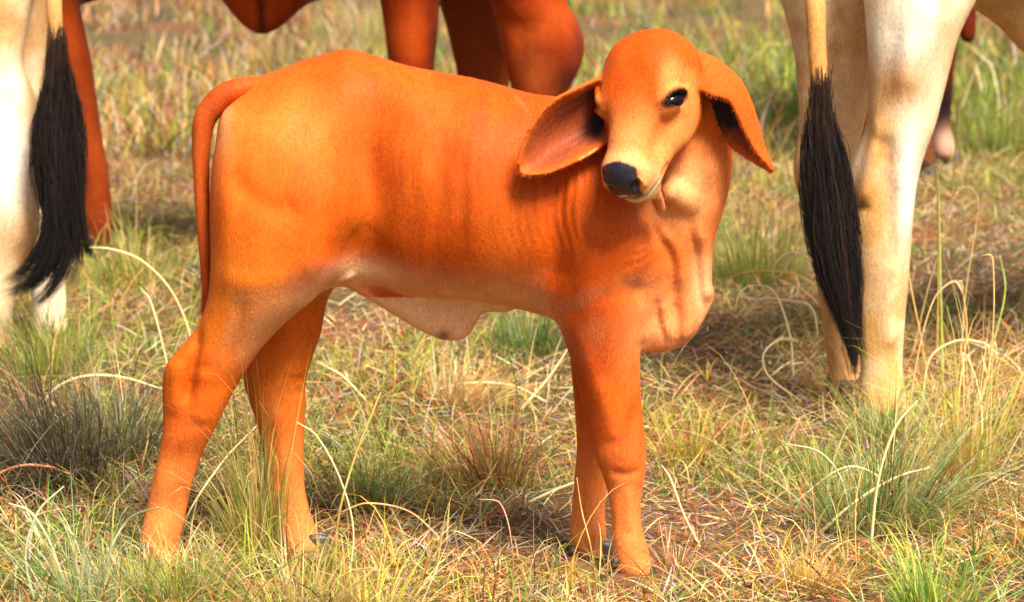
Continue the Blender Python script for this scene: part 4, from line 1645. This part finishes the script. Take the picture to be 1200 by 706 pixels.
# ---- red cow behind the left cream cow
def red_left():
    F = Field()
    head = math.radians(155)
    rear = (P(75, 0, 9.9)[0], 9.95)
    q = trunk(F, rear, head, 1.1, 1.14)
    F.zloft([(-140, 10, 140, 9.75, 0.18), (-50, 35, 112, 9.72, 0.13), (0, 50, 93, 9.70, 0.10), (20, 56, 96, 9.70, 0.09), (71, 68, 107, 9.68, 0.075), (119, 74, 114, 9.68, 0.068), (160, 78, 120, 9.68, 0.062), (196, 84, 126, 9.68, 0.058),
             (235, 90, 131, 9.68, 0.055), (265, 94, 133, 9.68, 0.058), (288, 96, 130, 9.68, 0.055)], k=0.05)
    F.zloft([(-140, -30, 110, 9.95, 0.18), (-40, -10, 80, 9.95, 0.13), (0, 14, 64, 9.95, 0.10), (60, 22, 64, 9.95, 0.08), (110, 30, 66, 9.95, 0.07), (200, 38, 68, 9.95, 0.055), (270, 40, 70, 9.95, 0.055)], k=0.05)
    F.xloft([(40, -170, 20, 9.85, 0.2), (90, -170, 6, 9.85, 0.16), (112, -170, 0, 9.85, 0.12), (150, -170, -20, 9.85, 0.08)], k=0.06)
    hp = [leg(F, q, 1.05, -0.15, 0.95), leg(F, q, 1.1, 0.15, 0.95)]
    F.crease([P(96, 120, 9.62), P(104, 200, 9.63)], 0.02, 0.008)
    ex = [(P(45, 50, 9.9), (0.1, 0.12, 0.3), (0.16, 0.02, 0.012), 0.85),
          (P(110, 200, 9.65), (0.08, 0.1, 0.12), (0.34, 0.06, 0.01), 0.5)]
    root = finish_cow('red_cow', 'dark red cow with its hind leg just right of the left black tail brush', F,
                      [-3.0, 9.3, 0], [-0.9, 11.0, 1.75], redcol(0.65, ex), (P(85, 290, 9.8)[0], 9.8, 0), 0.012, 12000)
    for c in hp:
        hoof(root, (c[0], c[1], float(gz(c[0:1], c[1:2])[0])), head, 0.07)
    hoof(root, ground_pt(112, 9.68), 0.0, 0.066)
    hoof(root, ground_pt(56, 9.95), 0.0, 0.066)


red_left()


# ---- brown cow far behind the right cream cow, head low
def brown_far():
    F = Field()
    head = math.radians(15)
    Y = 11.8
    F.zloft([(-160, 1050, 1160, Y, 0.16), (-60, 1075, 1138, Y, 0.10), (0, 1086, 1128, Y, 0.07), (40, 1089, 1124, Y, 0.06), (80, 1088, 1119, Y, 0.052), (120, 1086, 1116, Y, 0.046), (150, 1086, 1115, Y, 0.043), (172, 1088, 1120, Y, 0.05), (186, 1090, 1126, Y, 0.05)], k=0.05)
    F.zloft([(-160, 1030, 1130, Y - 0.25, 0.14), (-40, 1040, 1100, Y - 0.25, 0.09), (40, 1052, 1092, Y - 0.25, 0.06), (120, 1058, 1090, Y - 0.25, 0.045), (170, 1064, 1094, Y - 0.25, 0.045), (196, 1068, 1098, Y - 0.25, 0.05)], k=0.05)
    c0 = P(1085, -190, Y)
    F.cone(c0, c0 + np.array([0.0, 1.0, 0.03]), 0.22, 0.23, 0.1)
    F.cone(c0 + np.array([0, 0, 0.08]), c0 + np.array([0.35, -0.05, -0.02]), 0.18, 0.14, 0.1)
    F.cone(c0 + np.array([0.35, -0.05, -0.02]), c0 + np.array([0.62, -0.1, -0.26]), 0.13, 0.06, 0.08)
    for dx, dyy in ((0.06, 1.05), (-0.10, 0.95)):
        b0 = c0 + np.array([dx, dyy, 0])
        F.chain([b0, np.array([b0[0] + 0.02, b0[1], 0.6]), np.array([b0[0] - 0.08, b0[1], 0.42]), np.array([b0[0] - 0.02, b0[1], 0.06])], [0.16, 0.09, 0.06, 0.05], 0.05)
    # drooping ear
    ea = P(1134, -40, Y - 0.22)
    F.cone(ea + np.array([-0.03, 0.05, 0.05]), P(1134, 8, Y - 0.24), 0.03, 0.032, 0.02)
    F.cone(P(1134, 8, Y - 0.24), P(1134, 42, Y - 0.25), 0.032, 0.030, 0.01)
    ex = [(P(1105, 130, Y), (0.07, 0.5, 0.14), (0.012, 0.008, 0.008), 1.0),
          (P(1110, 170, Y - .05), (0.04, 0.2, 0.04), (0.62, 0.36, 0.26), 1.0),
          (P(1085, 190, Y - .3), (0.05, 0.1, 0.05), (0.12, 0.04, 0.02), 0.9)]
    root = finish_cow('brown_cow', 'distant dark brown cow with a black shin, right of the cream legs', F,
                      [0.1, 11.2, 0], [2.6, 13.4, 1.6], redcol(0.55, ex), (P(1100, 190, Y)[0], Y, 0), 0.013, 5000)
    hoof(root, ground_pt(1112, Y), 0.0, 0.07)
    hoof(root, ground_pt(1082, Y - 0.25), 0.0, 0.07)
    for dx, dyy in ((0.06, 1.05), (-0.10, 0.95)):
        hoof(root, (c0[0] + dx, c0[1] + dyy, 0), 0.0, 0.07)


brown_far()

# ================================================================== GRASS
PAL = {
    'straw': (0.78, 0.52, 0.18), 'pale': (0.90, 0.78, 0.44), 'gold': (0.74, 0.46, 0.06), 'lime': (0.42, 0.56, 0.05),
    'green': (0.13, 0.32, 0.04), 'olive': (0.30, 0.33, 0.05), 'deep': (0.04, 0.10, 0.02), 'rust': (0.50, 0.12, 0.03),
    'pink': (0.75, 0.38, 0.22), 'grey': (0.50, 0.46, 0.38), 'sage': (0.46, 0.58, 0.32), 'dark': (0.07, 0.04, 0.035), 'lilac': (0.62, 0.45, 0.50),
}


def pick(r, n, mix):
    ks = list(mix.keys())
    p = np.array([mix[k] for k in ks], float)
    p /= p.sum()
    i = r.choice(len(ks), n, p=p)
    c = np.array([PAL[k] for k in ks])[i]
    return c * r.uniform(0.65, 1.25, (n, 1))


# regions of the pasture (centre as seen, radii in metres, weight) for each kind of growth
def wsum(x, y, L):
    v = np.zeros(len(x))
    for (px, py, rx, ry, w_) in L:
        g = G(px, py)
        v += w_ * np.exp(-0.5 * (((x - g[0]) / rx)**2 + ((y - g[1]) / ry)**2))
    return v


GREEN = [(610, 390, .16, .35, 1.2), (480, 440, .3, .3, .7), (850, 60, .8, 3, 1.6), (1160, 150, .4, 1.2, 1.0), (1160, 240, .3, .5, .5), (180, 300, .3, .6, .8), (60, 420, .25, .4, 1.1),
         (200, 680, .25, .15, 1.3), (60, 660, .12, .15, 1.0), (450, 560, .12, .2, 1.0), (1080, 700, .12, .1, 1.3), (1050, 560, .14, .2, 1.0), (870, 300, .2, .8, 1.0), (620, 600, .08, .1, .4), (960, 330, .3, .6, .4),
         (790, 480, .12, .15, .7), (900, 570, .15, .15, .5), (250, 90, .5, 1, .25), (240, 450, .2, .3, .8), (330, 560, .1, .2, .4)]
BARE = [(600, 650, .16, .12, 1.3), (830, 610, .14, .14, 1.2), (700, 610, .1, .15, 0.8), (200, 60, 1.1, 3.0, .8), (1120, 290, .4, .5, .8), (1150, 330, .15, .3, .5), (460, 350, .2, .4, .7), (380, 470, .08, .15, .7), (900, 640, .2, .15, .6),
        (930, 430, .2, .4, .8), (300, 380, .2, .4, .5), (760, 640, .15, .12, .8), (1010, 620, .1, .1, .3)]
GOLD = [(560, 430, .3, .4, 1.0), (1000, 400, .4, .6, 1.1), (1120, 420, .25, .5, .8), (950, 660, .2, .12, 1.0), (430, 690, .2, .1, 1.1), (640, 690, .25, .08, .9), (780, 510, .1, .12, 1.0), (230, 130, 1.0, 2.5, .9),
        (1150, 600, .1, .2, .6), (900, 200, .4, 1.5, .5), (330, 640, .15, .1, .7)]
DARK = [(60, 520, .13, .22, 1.3), (150, 480, .12, .2, .7), (1150, 325, .16, .22, 1.3), (215, 200, .35, .5, 0.8), (540, 500, .1, .1, .5), (240, 20, .5, 2.5, .6), (230, 340, .1, .2, .6), (580, 545, .05, .08, .8)]


def field_xy(r, n, y0, y1, wide=0.9, power=1.0):
    u = r.random(n)
    y = y0 + (y1 - y0) * u**power
    half = y * (600 / FP) * 1.12 + wide
    x = r.uniform(-1, 1, n) * half
    return x, y


FEET = [(188, 5.95), (372, 6.07), (747, 5.90), (706, 6.03)]


def clear_feet(x, y):
    k = np.ones(len(x), bool)
    for (px, Y) in FEET:
        c = P(px, 650, Y)
        k &= ((x - c[0])**2 + (y - Y)**2) > 0.034**2
        if px > 600:
            k &= ~((np.abs(x - c[0]) < 0.055) & (y > Y - 0.16) & (y < Y + 0.03) & (VN[2](x * 90, y * 90) > 0.25))
    return k


def growth(name, r, n, y0, y1, length, width, seg, mixes, lean, curl, clumpf, dens, power, mat, label, droop=0.5, tuft=1, spread=0.02, zoff=0.0, clo=(0.30, 0.62)):
    x, y = field_xy(r, int(n * 2.2 / tuft), y0, y1, power=power)
    dn = dens(x, y)
    cl = fbm(x * clumpf, y * clumpf, 3, 2)
    k = r.random(len(x)) < dn * ss(cl, clo[0], clo[1])
    x, y = x[k], y[k]
    if tuft > 1:
        m = len(x)
        x = np.repeat(x, tuft) + r.normal(0, spread, m * tuft)
        y = np.repeat(y, tuft) + r.normal(0, spread, m * tuft)
        size = np.repeat(r.uniform(0.6, 1.3, m), tuft)
        tone = np.repeat(r.uniform(0.75, 1.2, m), tuft)
        sel = np.repeat(r.random(m), tuft)
    else:
        size = np.ones(len(x))
        tone = size
        sel = r.random(len(x))
    k = clear_feet(x, y)
    x, y, size, tone, sel = x[k], y[k], size[k], tone[k], sel[k]
    k = np.arange(len(x)) < n
    idx = r.permutation(len(x))[:n]
    x, y, size, tone, sel = x[idx], y[idx], size[idx], tone[idx], sel[idx]
    n = len(x)
    z = gz(x, y) - 0.004 + zoff * r.random(n)
    g, b, o, d = [wsum(x, y, L) for L in (GREEN, BARE, GOLD, DARK)]
    W = np.stack([0.42 + g * 1.6, 0.40 + b * 1.9, 0.26 + o * 1.3, 0.05 + d * 2.4], 1)
    W = W / W.sum(1)[:, None]
    cw = np.cumsum(W, 1)
    zone = (sel[:, None] > cw).sum(1).clip(0, 3)
    col = np.zeros((n, 3))
    for zi, mx in enumerate(mixes):
        m = zone == zi
        col[m] = pick(r, m.sum(), mx)
    col *= tone[:, None]
    th = r.uniform(0, 2 * math.pi, n)
    ho = np.stack([np.cos(th), np.sin(th), np.zeros(n)], 1)
    le = r.uniform(lean[0], lean[1], n)[:, None]
    up = np.tile([0, 0, 1.0], (n, 1))
    d0 = up * np.cos(le) + ho * np.sin(le)
    d1 = ho * 1.0 + up * 0.1 + np.stack([-np.sin(th), np.cos(th), np.zeros(n)], 1) * r.normal(0, 0.6, (n, 1))
    d1 /= np.linalg.norm(d1, axis=1)[:, None]
    L = length[0] + (length[1] - length[0]) * r.random(n)**1.6
    L = L * size * (1 - 0.35 * np.clip(b, 0, 1))
    wd = np.stack([-np.sin(th), np.cos(th), np.zeros(n)], 1) + r.normal(0, 0.5, (n, 3))
    wd /= np.linalg.norm(wd, axis=1)[:, None]
    tip = mixc(col, PAL['straw'], r.random(n)**2 * 0.6)
    V, F, c = strips(np.stack([x, y, z], 1), d0, d1, L, r.uniform(width[0], width[1], n), seg, r.uniform(curl[0], curl[1], n), col * 0.85, tip, wd, r.uniform(0, droop, n))
    gzv = gz(V[:, 0], V[:, 1]) + 0.001
    V[:, 2] = np.maximum(V[:, 2], gzv)
    ob = mesh_obj(name, V, F, mat, None, np.clip(c, 0, 0.9), smooth=True)
    ob['kind'] = 'stuff'
    ob['label'] = label
    ob['category'] = 'grass'
    return ob


r0 = np.random.default_rng(101)
mg = {'green': 6, 'olive': 3, 'lime': 3, 'deep': 3, 'sage': 1, 'straw': 1}
mb = {'pink': 3, 'lilac': 2, 'rust': 3, 'straw': 2, 'grey': 1, 'pale': 1}
mo = {'straw': 4, 'gold': 3, 'pale': 2, 'lime': 2, 'olive': 1, 'rust': 1.2, 'deep': 1}
md = {'dark': 5, 'deep': 2, 'grey': 1, 'rust': 1}
lb = {'pink': 4, 'lilac': 3, 'rust': 5, 'pale': 2, 'straw': 2, 'grey': 2, 'dark': 2}
lo_ = {'straw': 4, 'pale': 2.5, 'rust': 3, 'gold': 1, 'pink': 2, 'dark': 1}
lg = {'straw': 3, 'olive': 2, 'rust': 2, 'green': 2, 'grey': 1, 'dark': 1, 'deep': 1}

growth('dry_grass_litter', r0, 110000, 5.05, 13.5, (0.02, 0.13), (0.0018, 0.0048), 3, [lg, lb, lo_, md], (0.95, 1.62), (0.1, 0.9), 3.0,
       lambda x, y: 0.75 + 0.2 * wsum(x, y, BARE), 1.25, M_STRAW, 'flattened dry straw and dead leaves covering the ground', 0.25, zoff=0.012, clo=(0.0, 0.3))
growth('short_grass', r0, 95000, 5.05, 13.5, (0.025, 0.15), (0.0018, 0.0046), 5, [mg, mb, mo, md], (0.05, 1.25), (0.3, 1.2), 2.4,
       lambda x, y: np.clip(0.50 + 0.5 * wsum(x, y, GREEN) + 0.4 * wsum(x, y, GOLD) - 0.55 * wsum(x, y, BARE), 0.04, 1), 1.25, M_BLADE,
       'short mixed green and yellow grass growing over the pasture', 1.2, tuft=9, spread=0.018)
growth('tall_dry_grass', r0, 12000, 5.3, 13.5, (0.10, 0.34), (0.0014, 0.0032), 8, [mg, mo, mo, mo], (0.1, 1.3), (0.3, 1.3), 1.5,
       lambda x, y: np.clip(0.35 + 0.4 * wsum(x, y, GOLD) - 0.3 * wsum(x, y, BARE), 0.02, 1) * np.where((y < 5.85), 0.25, 1), 1.2, M_BLADE,
       'thin taller dry grass stems scattered over the pasture', 1.3, tuft=4, spread=0.03)
growth('distant_grass', r0, 60000, 12.0, 34, (0.06, 0.30), (0.004, 0.012), 3, [mg, mb, mo, md], (0.05, 0.9), (0.2, 1.0), 1.1,
       lambda x, y: np.clip(0.6 + 0.5 * wsum(x, y, GREEN), 0.05, 1), 1.5, M_BLADE, 'soft far grass beyond the cattle', 0.9, tuft=10, spread=0.05)


# ---- single tussocks
def tussock(px, py, rad, height, n, mix, label, name='grass_tussock', lean=0.9, w_=(0.0014, 0.0036), curl=(0.2, 0.9), seed=1, droop=1.0, bias=(0, 0), group='separate grass tussocks in the pasture'):
    r = np.random.default_rng(seed * 7 + 5)
    n = int(n * 0.8)
    if bias == (0, 0):
        bias = tuple(r.normal(0, 0.35, 2))
    c = G(px, py)
    th = r.uniform(0, 2 * math.pi, n)
    rr = rad * np.sqrt(r.random(n)) * 0.55 * (0.6 + 0.8 * VN[1](th * 0.95 + seed, th * 0))
    x = c[0] + rr * np.cos(th)
    y = c[1] + rr * np.sin(th)
    keep = clear_feet(x, y)
    th, rr, x, y = th[keep], rr[keep], x[keep], y[keep]
    n = len(x)
    z = gz(x, y) - 0.005
    th2 = th + r.normal(0, 0.5, n)
    ho = np.stack([np.cos(th2) + bias[0], np.sin(th2) + bias[1], np.zeros(n)], 1)
    le = np.clip((rr / (rad * 0.55)) * lean * r.uniform(0.5, 1.2, n), 0, 1.4)[:, None]
    d0 = np.array([0, 0, 1.0]) * np.cos(le) + ho * np.sin(le)
    d0 /= np.linalg.norm(d0, axis=1)[:, None]
    d1 = ho + r.normal(0, 0.65, (n, 3))
    d1 /= np.linalg.norm(d1, axis=1)[:, None]
    L = height * (0.30 + 1.25 * r.random(n)**1.7) * (0.75 + 0.5 * VN[0](th * 1.3 + seed, th * 0 + seed))
    col = pick(r, n, mix)
    tip = mixc(col, PAL['pale'], r.random(n) * 0.35)
    wd = np.stack([-np.sin(th2), np.cos(th2), np.zeros(n)], 1) + r.normal(0, 0.4, (n, 3))
    wd /= np.linalg.norm(wd, axis=1)[:, None]
    V, F, cc = strips(np.stack([x, y, z], 1), d0, d1, L, r.uniform(w_[0], w_[1], n), 6, r.uniform(curl[0], curl[1], n), col * 0.8, tip, wd, r.uniform(0, droop, n))
    V[:, 2] = np.maximum(V[:, 2], gz(V[:, 0], V[:, 1]) + 0.001)
    o = mesh_obj(name, V, F, M_BLADE, None, np.clip(cc, 0, 0.9), origin=(c[0], c[1], 0))
    o['label'] = label
    o['category'] = 'grass tussock'
    if group:
        o['group'] = group
    return o


deadm = {'dark': 12, 'grey': 1, 'lilac': .6, 'olive': 1, 'deep': 5, 'rust': .6}
T = [
    (1035, 512, .13, .12, 620, {'sage': 2, 'straw': 3, 'lime': 2, 'green': 2}, 'short mixed tuft hiding the hooves of the right cream cow', .9),
    (160, 700, .10, .12, 420, {'lime': 2, 'straw': 3, 'pale': 2, 'sage': 1}, 'straw and lime tuft just left of the calf near hind foot', 1.0),
    (60, 570, .22, .24, 3000, deadm, 'dark dead tussock left of the calf hind leg', .9),
    (140, 540, .15, .19, 1500, {'olive': 3, 'dark': 5, 'deep': 4, 'grey': 1.5}, 'dull olive and grey tussock touching the back of the calf near hock', .9),
    (95, 716, .12, .20, 260, {'sage': 4, 'pale': 1, 'green': 2}, 'pale blue-green arching tussock in the bottom left corner', .9),
    (205, 716, .16, .14, 800, {'lime': 3, 'green': 3, 'straw': 2, 'sage': 1}, 'lime green tuft in front of the calf near hind foot', 1.0),
    (300, 655, .10, .30, 420, {'olive': 4, 'straw': 3, 'lime': 2}, 'tall upright olive tussock between the calf hind legs', .45),
    (345, 725, .14, .17, 420, {'lime': 2, 'straw': 4, 'pale': 2}, 'straw coloured tussock in front of the calf far hind foot', 1.0),
    (445, 728, .14, .12, 420, {'gold': 3, 'lime': 3, 'pale': 1}, 'yellow tuft at the bottom edge between the calf hind and fore legs', 1.0),
    (575, 572, .15, .14, 1100, {'rust': 4, 'olive': 3, 'straw': 2, 'dark': 2}, 'rusty brown fine-bladed tussock under the middle of the calf', .85),
    (540, 470, .18, .12, 700, {'straw': 4, 'pink': 2, 'pale': 2, 'gold': 2}, 'dry straw tussock on the ground below the calf navel', 1.0),
    (620, 408, .16, .13, 700, {'green': 5, 'deep': 2, 'sage': 2, 'olive': 2}, 'green tussock seen under the belly just behind the calf foreleg', .7),
    (800, 540, .11, .11, 520, {'gold': 4, 'lime': 2, 'rust': 2}, 'orange-yellow tuft right of the calf knee', .8),
    (1040, 610, .22, .24, 1300, {'sage': 3, 'olive': 3, 'straw': 2, 'green': 3, 'dark': 1}, 'large grey-green tussock in front of the right cream cow', 1.0),
    (1130, 560, .14, .26, 420, {'gold': 2, 'straw': 3, 'lime': 3}, 'tall yellow tussock at the right edge below the curled stems', .7),
    (1090, 722, .14, .12, 480, {'lime': 5, 'green': 3}, 'bright lime tuft at the bottom right', .9),
    (945, 690, .13, .09, 460, {'gold': 5, 'straw': 3, 'rust': 1}, 'low golden tuft near the bottom right of the calf forefoot', 1.1),
    (790, 668, .08, .07, 260, {'rust': 4, 'pink': 3, 'pale': 2}, 'reddish dead tuft just right of the calf near forefoot', 1.0),
    (690, 732, .16, .06, 420, {'pale': 3, 'lime': 2, 'straw': 3}, 'pale straw tuft in front of the calf forefeet', 1.1),
    (60, 440, .20, .18, 900, {'lime': 3, 'green': 3, 'straw': 2, 'olive': 2}, 'yellow-green tussock at the feet of the left cream cow', .6),
    (150, 335, .20, .17, 600, {'lime': 3, 'olive': 3, 'straw': 2}, 'olive tussock at the foot of the left red cow', .6),
    (880, 330, .30, .24, 900, {'olive': 4, 'green': 2, 'straw': 2}, 'tall olive tussock right of the calf dewlap', .6),
    (1000, 470, .16, .17, 420, {'straw': 4, 'gold': 2, 'rust': 1}, 'dry straw tussock round the right cream cow hind feet', .8),
    (1185, 180, .35, .28, 700, {'lime': 4, 'green': 3, 'straw': 1}, 'bright green tussock at the right edge beyond the cream cow', .6),
    (340, 90, .35, .30, 700, {'olive': 3, 'deep': 2, 'straw': 2, 'dark': 1}, 'dark olive tussock behind the rump of the calf', .5),
    (430, 60, .35, .32, 600, {'olive': 3, 'straw': 2, 'sage': 2}, 'grey-olive tussock left of the legs of the central red cow', .5),
    (960, 560, .12, .10, 300, {'green': 3, 'lime': 2, 'straw': 2}, 'small green tuft left of the large grey-green tussock', 1.0),
    (440, 590, .12, .10, 420, {'green': 4, 'sage': 2, 'olive': 2}, 'short green tuft right of the calf far hind leg', 1.0),
]
for i, (px, py, rad, h_, n_, mix, lab, ln) in enumerate(T):
    tussock(px, py, rad, h_, n_, mix, lab, lean=ln, seed=i + 1)


# ---- single stems, each built along its own curve
def stem(path, label, mix, w_=0.0014, head=0, hw=0.0045, seed=1, cat='grass', lift=None):
    """path: pixels from the foot on the ground to the tip; (px, py, dY)"""
    r = np.random.default_rng(seed + 300)
    g = G(path[0][0], path[0][1])
    pts = [np.array([g[0], g[1], float(gz(g[0:1], g[1:2])[0])])]
    for (a, b, dy) in path[1:]:
        pts.append(P(a, b, g[1] + dy))
    c = np.array(PAL[mix]) if isinstance(mix, str) else np.array(mix)
    nn = 40
    w_ = w_ * (1.7 if mix == 'pale' else 1.5)
    V, F, tr = tube(pts, [w_] + [w_ * 0.8] * (len(pts) - 2) + [w_ * 0.35], 5, nn)
    cc = mixc(np.tile(c, (len(V), 1)), PAL['pale'], np.clip(fbm(V[:, 0] * 80, V[:, 2] * 80, 0, 2) - 0.2, 0, 1) * 0.8)
    root = mesh_obj('wild_grass', V, F, M_STRAW, None, np.clip(cc, 0, 0.9), origin=tuple(pts[0]), tris=tr)
    root['label'] = label
    root['category'] = cat
    root['group'] = 'single grass stems'
    if head:
        s_ = np.concatenate([[0], np.cumsum(np.linalg.norm(np.diff(np.array(pts), axis=0), axis=1))])
        q, v = table(s_, np.array(pts), 200)
        i0 = int(200 * (1 - head))
        m = 260
        ii = r.integers(i0, 199, m)
        T_ = np.gradient(v, axis=0)
        T_ /= np.linalg.norm(T_, axis=1)[:, None]
        n1 = r.normal(0, 1, (m, 3))
        n1 -= (n1 * T_[ii]).sum(1)[:, None] * T_[ii]
        n1 /= np.linalg.norm(n1, axis=1)[:, None]
        d0 = n1 * 0.75 + T_[ii] * 0.65
        L = np.full(m, hw) * r.uniform(0.7, 1.2, m) * np.interp(ii, [i0, i0 + 12, 185, 199], [0.5, 1, 1, 0.5])
        cc = np.array(PAL['pale']) * r.uniform(0.8, 1.15, (m, 1))
        a_, b_, c_ = strips(v[ii], d0, T_[ii], L, np.full(m, 0.0022), 2, np.full(m, 0.3), cc)
        mesh_obj('seed_head', a_, b_, M_STRAW, root, np.clip(c_, 0, 0.92))
    return root


stem([(1125, 430, 0), (1132, 340, 0), (1143, 270, 0), (1146, 235, 0), (1138, 221, 0), (1126, 221, 0), (1118, 233, 0)], 'tall stem with a pale bristly curled seed head like a hook', 'straw', head=.28, hw=.010, seed=1)
stem([(1105, 440, 0), (1103, 360, 0), (1101, 280, 0), (1100, 215, 0)], 'straight yellow-green upright stem beside the curled seed head', 'lime', w_=.0022, seed=2)
stem([(1068, 420, 0), (1090, 330, 0), (1112, 260, 0), (1118, 200, 0), (1122, 130, 0), (1124, 118, 0)], 'thin tall stem with a pale tip crossing the far black shin', 'straw', head=.12, hw=.008, seed=3)
stem([(1098, 420, 0), (1100, 280, 0), (1096, 200, 0), (1085, 172, 0)], 'yellow stem bending left beside the cream cow hind leg', 'gold', w_=.0018, head=.15, hw=.004, seed=4)
stem([(985, 415, 0), (965, 350, 0), (940, 325, 0), (905, 318, 0), (870, 320, 0), (848, 330, 0)], 'straw stem arching left toward the calf dewlap', 'gold', w_=.0018, seed=5)
stem([(1000, 430, 0), (975, 345, 0), (950, 304, 0), (925, 296, 0), (908, 310, 0), (905, 325, 0)], 'pale stem hooked over left of the cream cow leg', 'pale', w_=.0016, head=.3, hw=.005, seed=6)
stem([(930, 440, 0), (925, 390, 0), (905, 340, 0), (880, 335, 0), (866, 345, 0), (862, 365, 0)], 'short drooping pale stem right of the calf brisket', 'pale', w_=.0016, seed=7)
stem([(1060, 520, 0), (1075, 420, 0), (1095, 350, 0), (1118, 330, 0), (1128, 342, 0)], 'straw stem with nodding tip in front of the dark hollow', 'straw', w_=.0017, head=.15, hw=.006, seed=8)
stem([(1150, 560, 0), (1150, 480, 0), (1142, 440, 0), (1130, 415, 0), (1128, 440, 0)], 'nodding pale seed head right of the large tussock', 'pale', head=.25, hw=.007, seed=9)
stem([(1125, 560, 0), (1160, 420, 0), (1163, 300, 0), (1150, 300, 0)], 'long thin stem curving up the right edge', 'straw', seed=10)
stem([(230, 440, 0), (222, 390, 0), (200, 340, 0), (165, 305, 0), (130, 292, 0), (105, 290, 0)], 'pale stem arching left behind the rump of the calf', 'pale', w_=.0017, seed=11)
stem([(205, 470, 0), (192, 410, 0), (175, 350, 0), (165, 338, 0)], 'straight pale stem leaning left by the tip of the calf tail', 'pale', w_=.0017, seed=12)
stem([(40, 500, 0), (60, 460, 0), (95, 442, 0), (140, 442, 0), (190, 456, -.02)], 'long pale blade arching over the dark tussock toward the near hock', 'pale', w_=.0022, seed=13)
stem([(-20, 600, 0), (-5, 560, 0), (25, 546, 0), (60, 548, 0), (82, 556, 0)], 'brown bent stem lying over the dark dead tussock', 'rust', w_=.0024, seed=14)
stem([(388, 690, -.05), (398, 600, -.05), (418, 530, -.05), (438, 480, -.05), (446, 460, -.05)], 'tall yellow stem right of the calf far hind leg', 'gold', w_=.0018, seed=15)
stem([(408, 690, 0), (414, 620, 0), (398, 560, 0), (370, 510, 0), (348, 495, 0)], 'pale thin stem looping across the far hind leg', 'pale', w_=.0013, seed=16)
stem([(700, 700, -.05), (692, 640, -.05), (682, 600, -.05), (676, 560, -.05)], 'thin yellow stem in front of the calf far foreleg', 'gold', w_=.0012, seed=17)
stem([(610, 480, 0), (645, 440, 0), (668, 405, 0)], 'broad pale straw leaning toward the calf foreleg', 'pale', w_=.0024, seed=18)
stem([(600, 700, -.05), (600, 640, -.05), (586, 590, -.05), (560, 585, -.05)], 'fine pink stem arching in front of the bare patch', 'pink', w_=.0010, seed=19)
stem([(620, 590, 0), (650, 575, 0), (690, 560, 0), (705, 552, .1)], 'pale broken straw lying behind the calf knee', 'pale', w_=.0024, seed=20)
stem([(210, 650, -.1), (222, 600, -.1), (262, 540, -.1), (300, 500, -.1)], 'pale stem slanting right between the calf hind legs', 'pale', w_=.0014, seed=21)
stem([(80, 706, 0), (60, 640, 0), (35, 600, 0), (10, 590, 0)], 'blue-green blade curving left in the bottom left corner', 'sage', w_=.0022, seed=22)
stem([(130, 700, 0), (128, 650, 0), (150, 610, 0), (185, 595, -.1)], 'pale green blade arching toward the calf near hind foot', 'sage', w_=.0020, seed=23)
stem([(1000, 620, 0), (985, 560, 0), (960, 530, 0), (920, 520, 0)], 'pale green blade arching left from the large tussock', 'sage', w_=.0018, seed=24)
stem([(1060, 610, 0), (1030, 560, 0), (990, 548, 0), (930, 590, 0)], 'long pale blade drooping left over the litter', 'pale', w_=.0016, seed=25)
for i, (pth, mix, wd_, hd_, lab) in enumerate([
    ([(1010, 400), (990, 330), (965, 300), (935, 300), (915, 322)], 'pale', .0022, .3, 'pale seed head curling down just left of the black tail brush'),
    ([(960, 400), (950, 360), (920, 352), (890, 352), (872, 372)], 'pale', .0020, .3, 'low pale curl beside the calf brisket'),
    ([(1000, 380), (960, 378), (900, 384), (840, 392)], 'straw', .0020, 0, 'straw stalk lying level behind the calf foreleg'),
    ([(940, 470), (900, 440), (895, 415), (915, 398), (935, 400)], 'pale', .0018, .25, 'small pale hook below the level stalk'),
    ([(1080, 480), (1090, 420), (1120, 400), (1150, 402), (1168, 415)], 'pale', .0018, .3, 'pale seed head drooping right beside the cream hind leg'),
    ([(1150, 470), (1165, 400), (1178, 340), (1172, 300)], 'lime', .0020, 0, 'yellow-green stalk nearest the right edge'),
    ([(1090, 470), (1080, 400), (1068, 340), (1062, 300)], 'gold', .0018, 0, 'golden stalk standing against the cream shin'),
    ([(1115, 500), (1128, 430), (1133, 380), (1126, 330)], 'gold', .0018, .1, 'golden stalk in front of the dark hollow'),
    ([(1020, 640), (1030, 560), (1050, 500), (1075, 470)], 'pale', .0020, 0, 'pale blade rising right from the large tussock'),
    ([(960, 620), (1000, 590), (1050, 560), (1090, 548)], 'pale', .0022, 0, 'broad pale straw lying across the large tussock'),
    ([(820, 640), (800, 600), (785, 560), (775, 545)], 'pale', .0018, 0, 'pale broken straw right of the calf fore shank'),
    ([(430, 470), (400, 440), (372, 425)], 'pale', .0018, .2, 'short pale curl behind the calf far hock'),
    ([(520, 640), (480, 600), (430, 590), (400, 600)], 'straw', .0016, 0, 'thin straw bowing over the litter between the legs'),
    ([(40, 706), (30, 650), (45, 600), (75, 570)], 'sage', .0022, 0, 'grey-green blade rising in front of the dark tussock'),
    ([(640, 470), (600, 452), (540, 450), (500, 462)], 'pale', .0018, 0, 'pale straw lying under the calf navel'),
]):
    stem([(a, b, 0) for a, b in pth], lab, mix, w_=wd_, head=hd_, hw=.011, seed=60 + i)
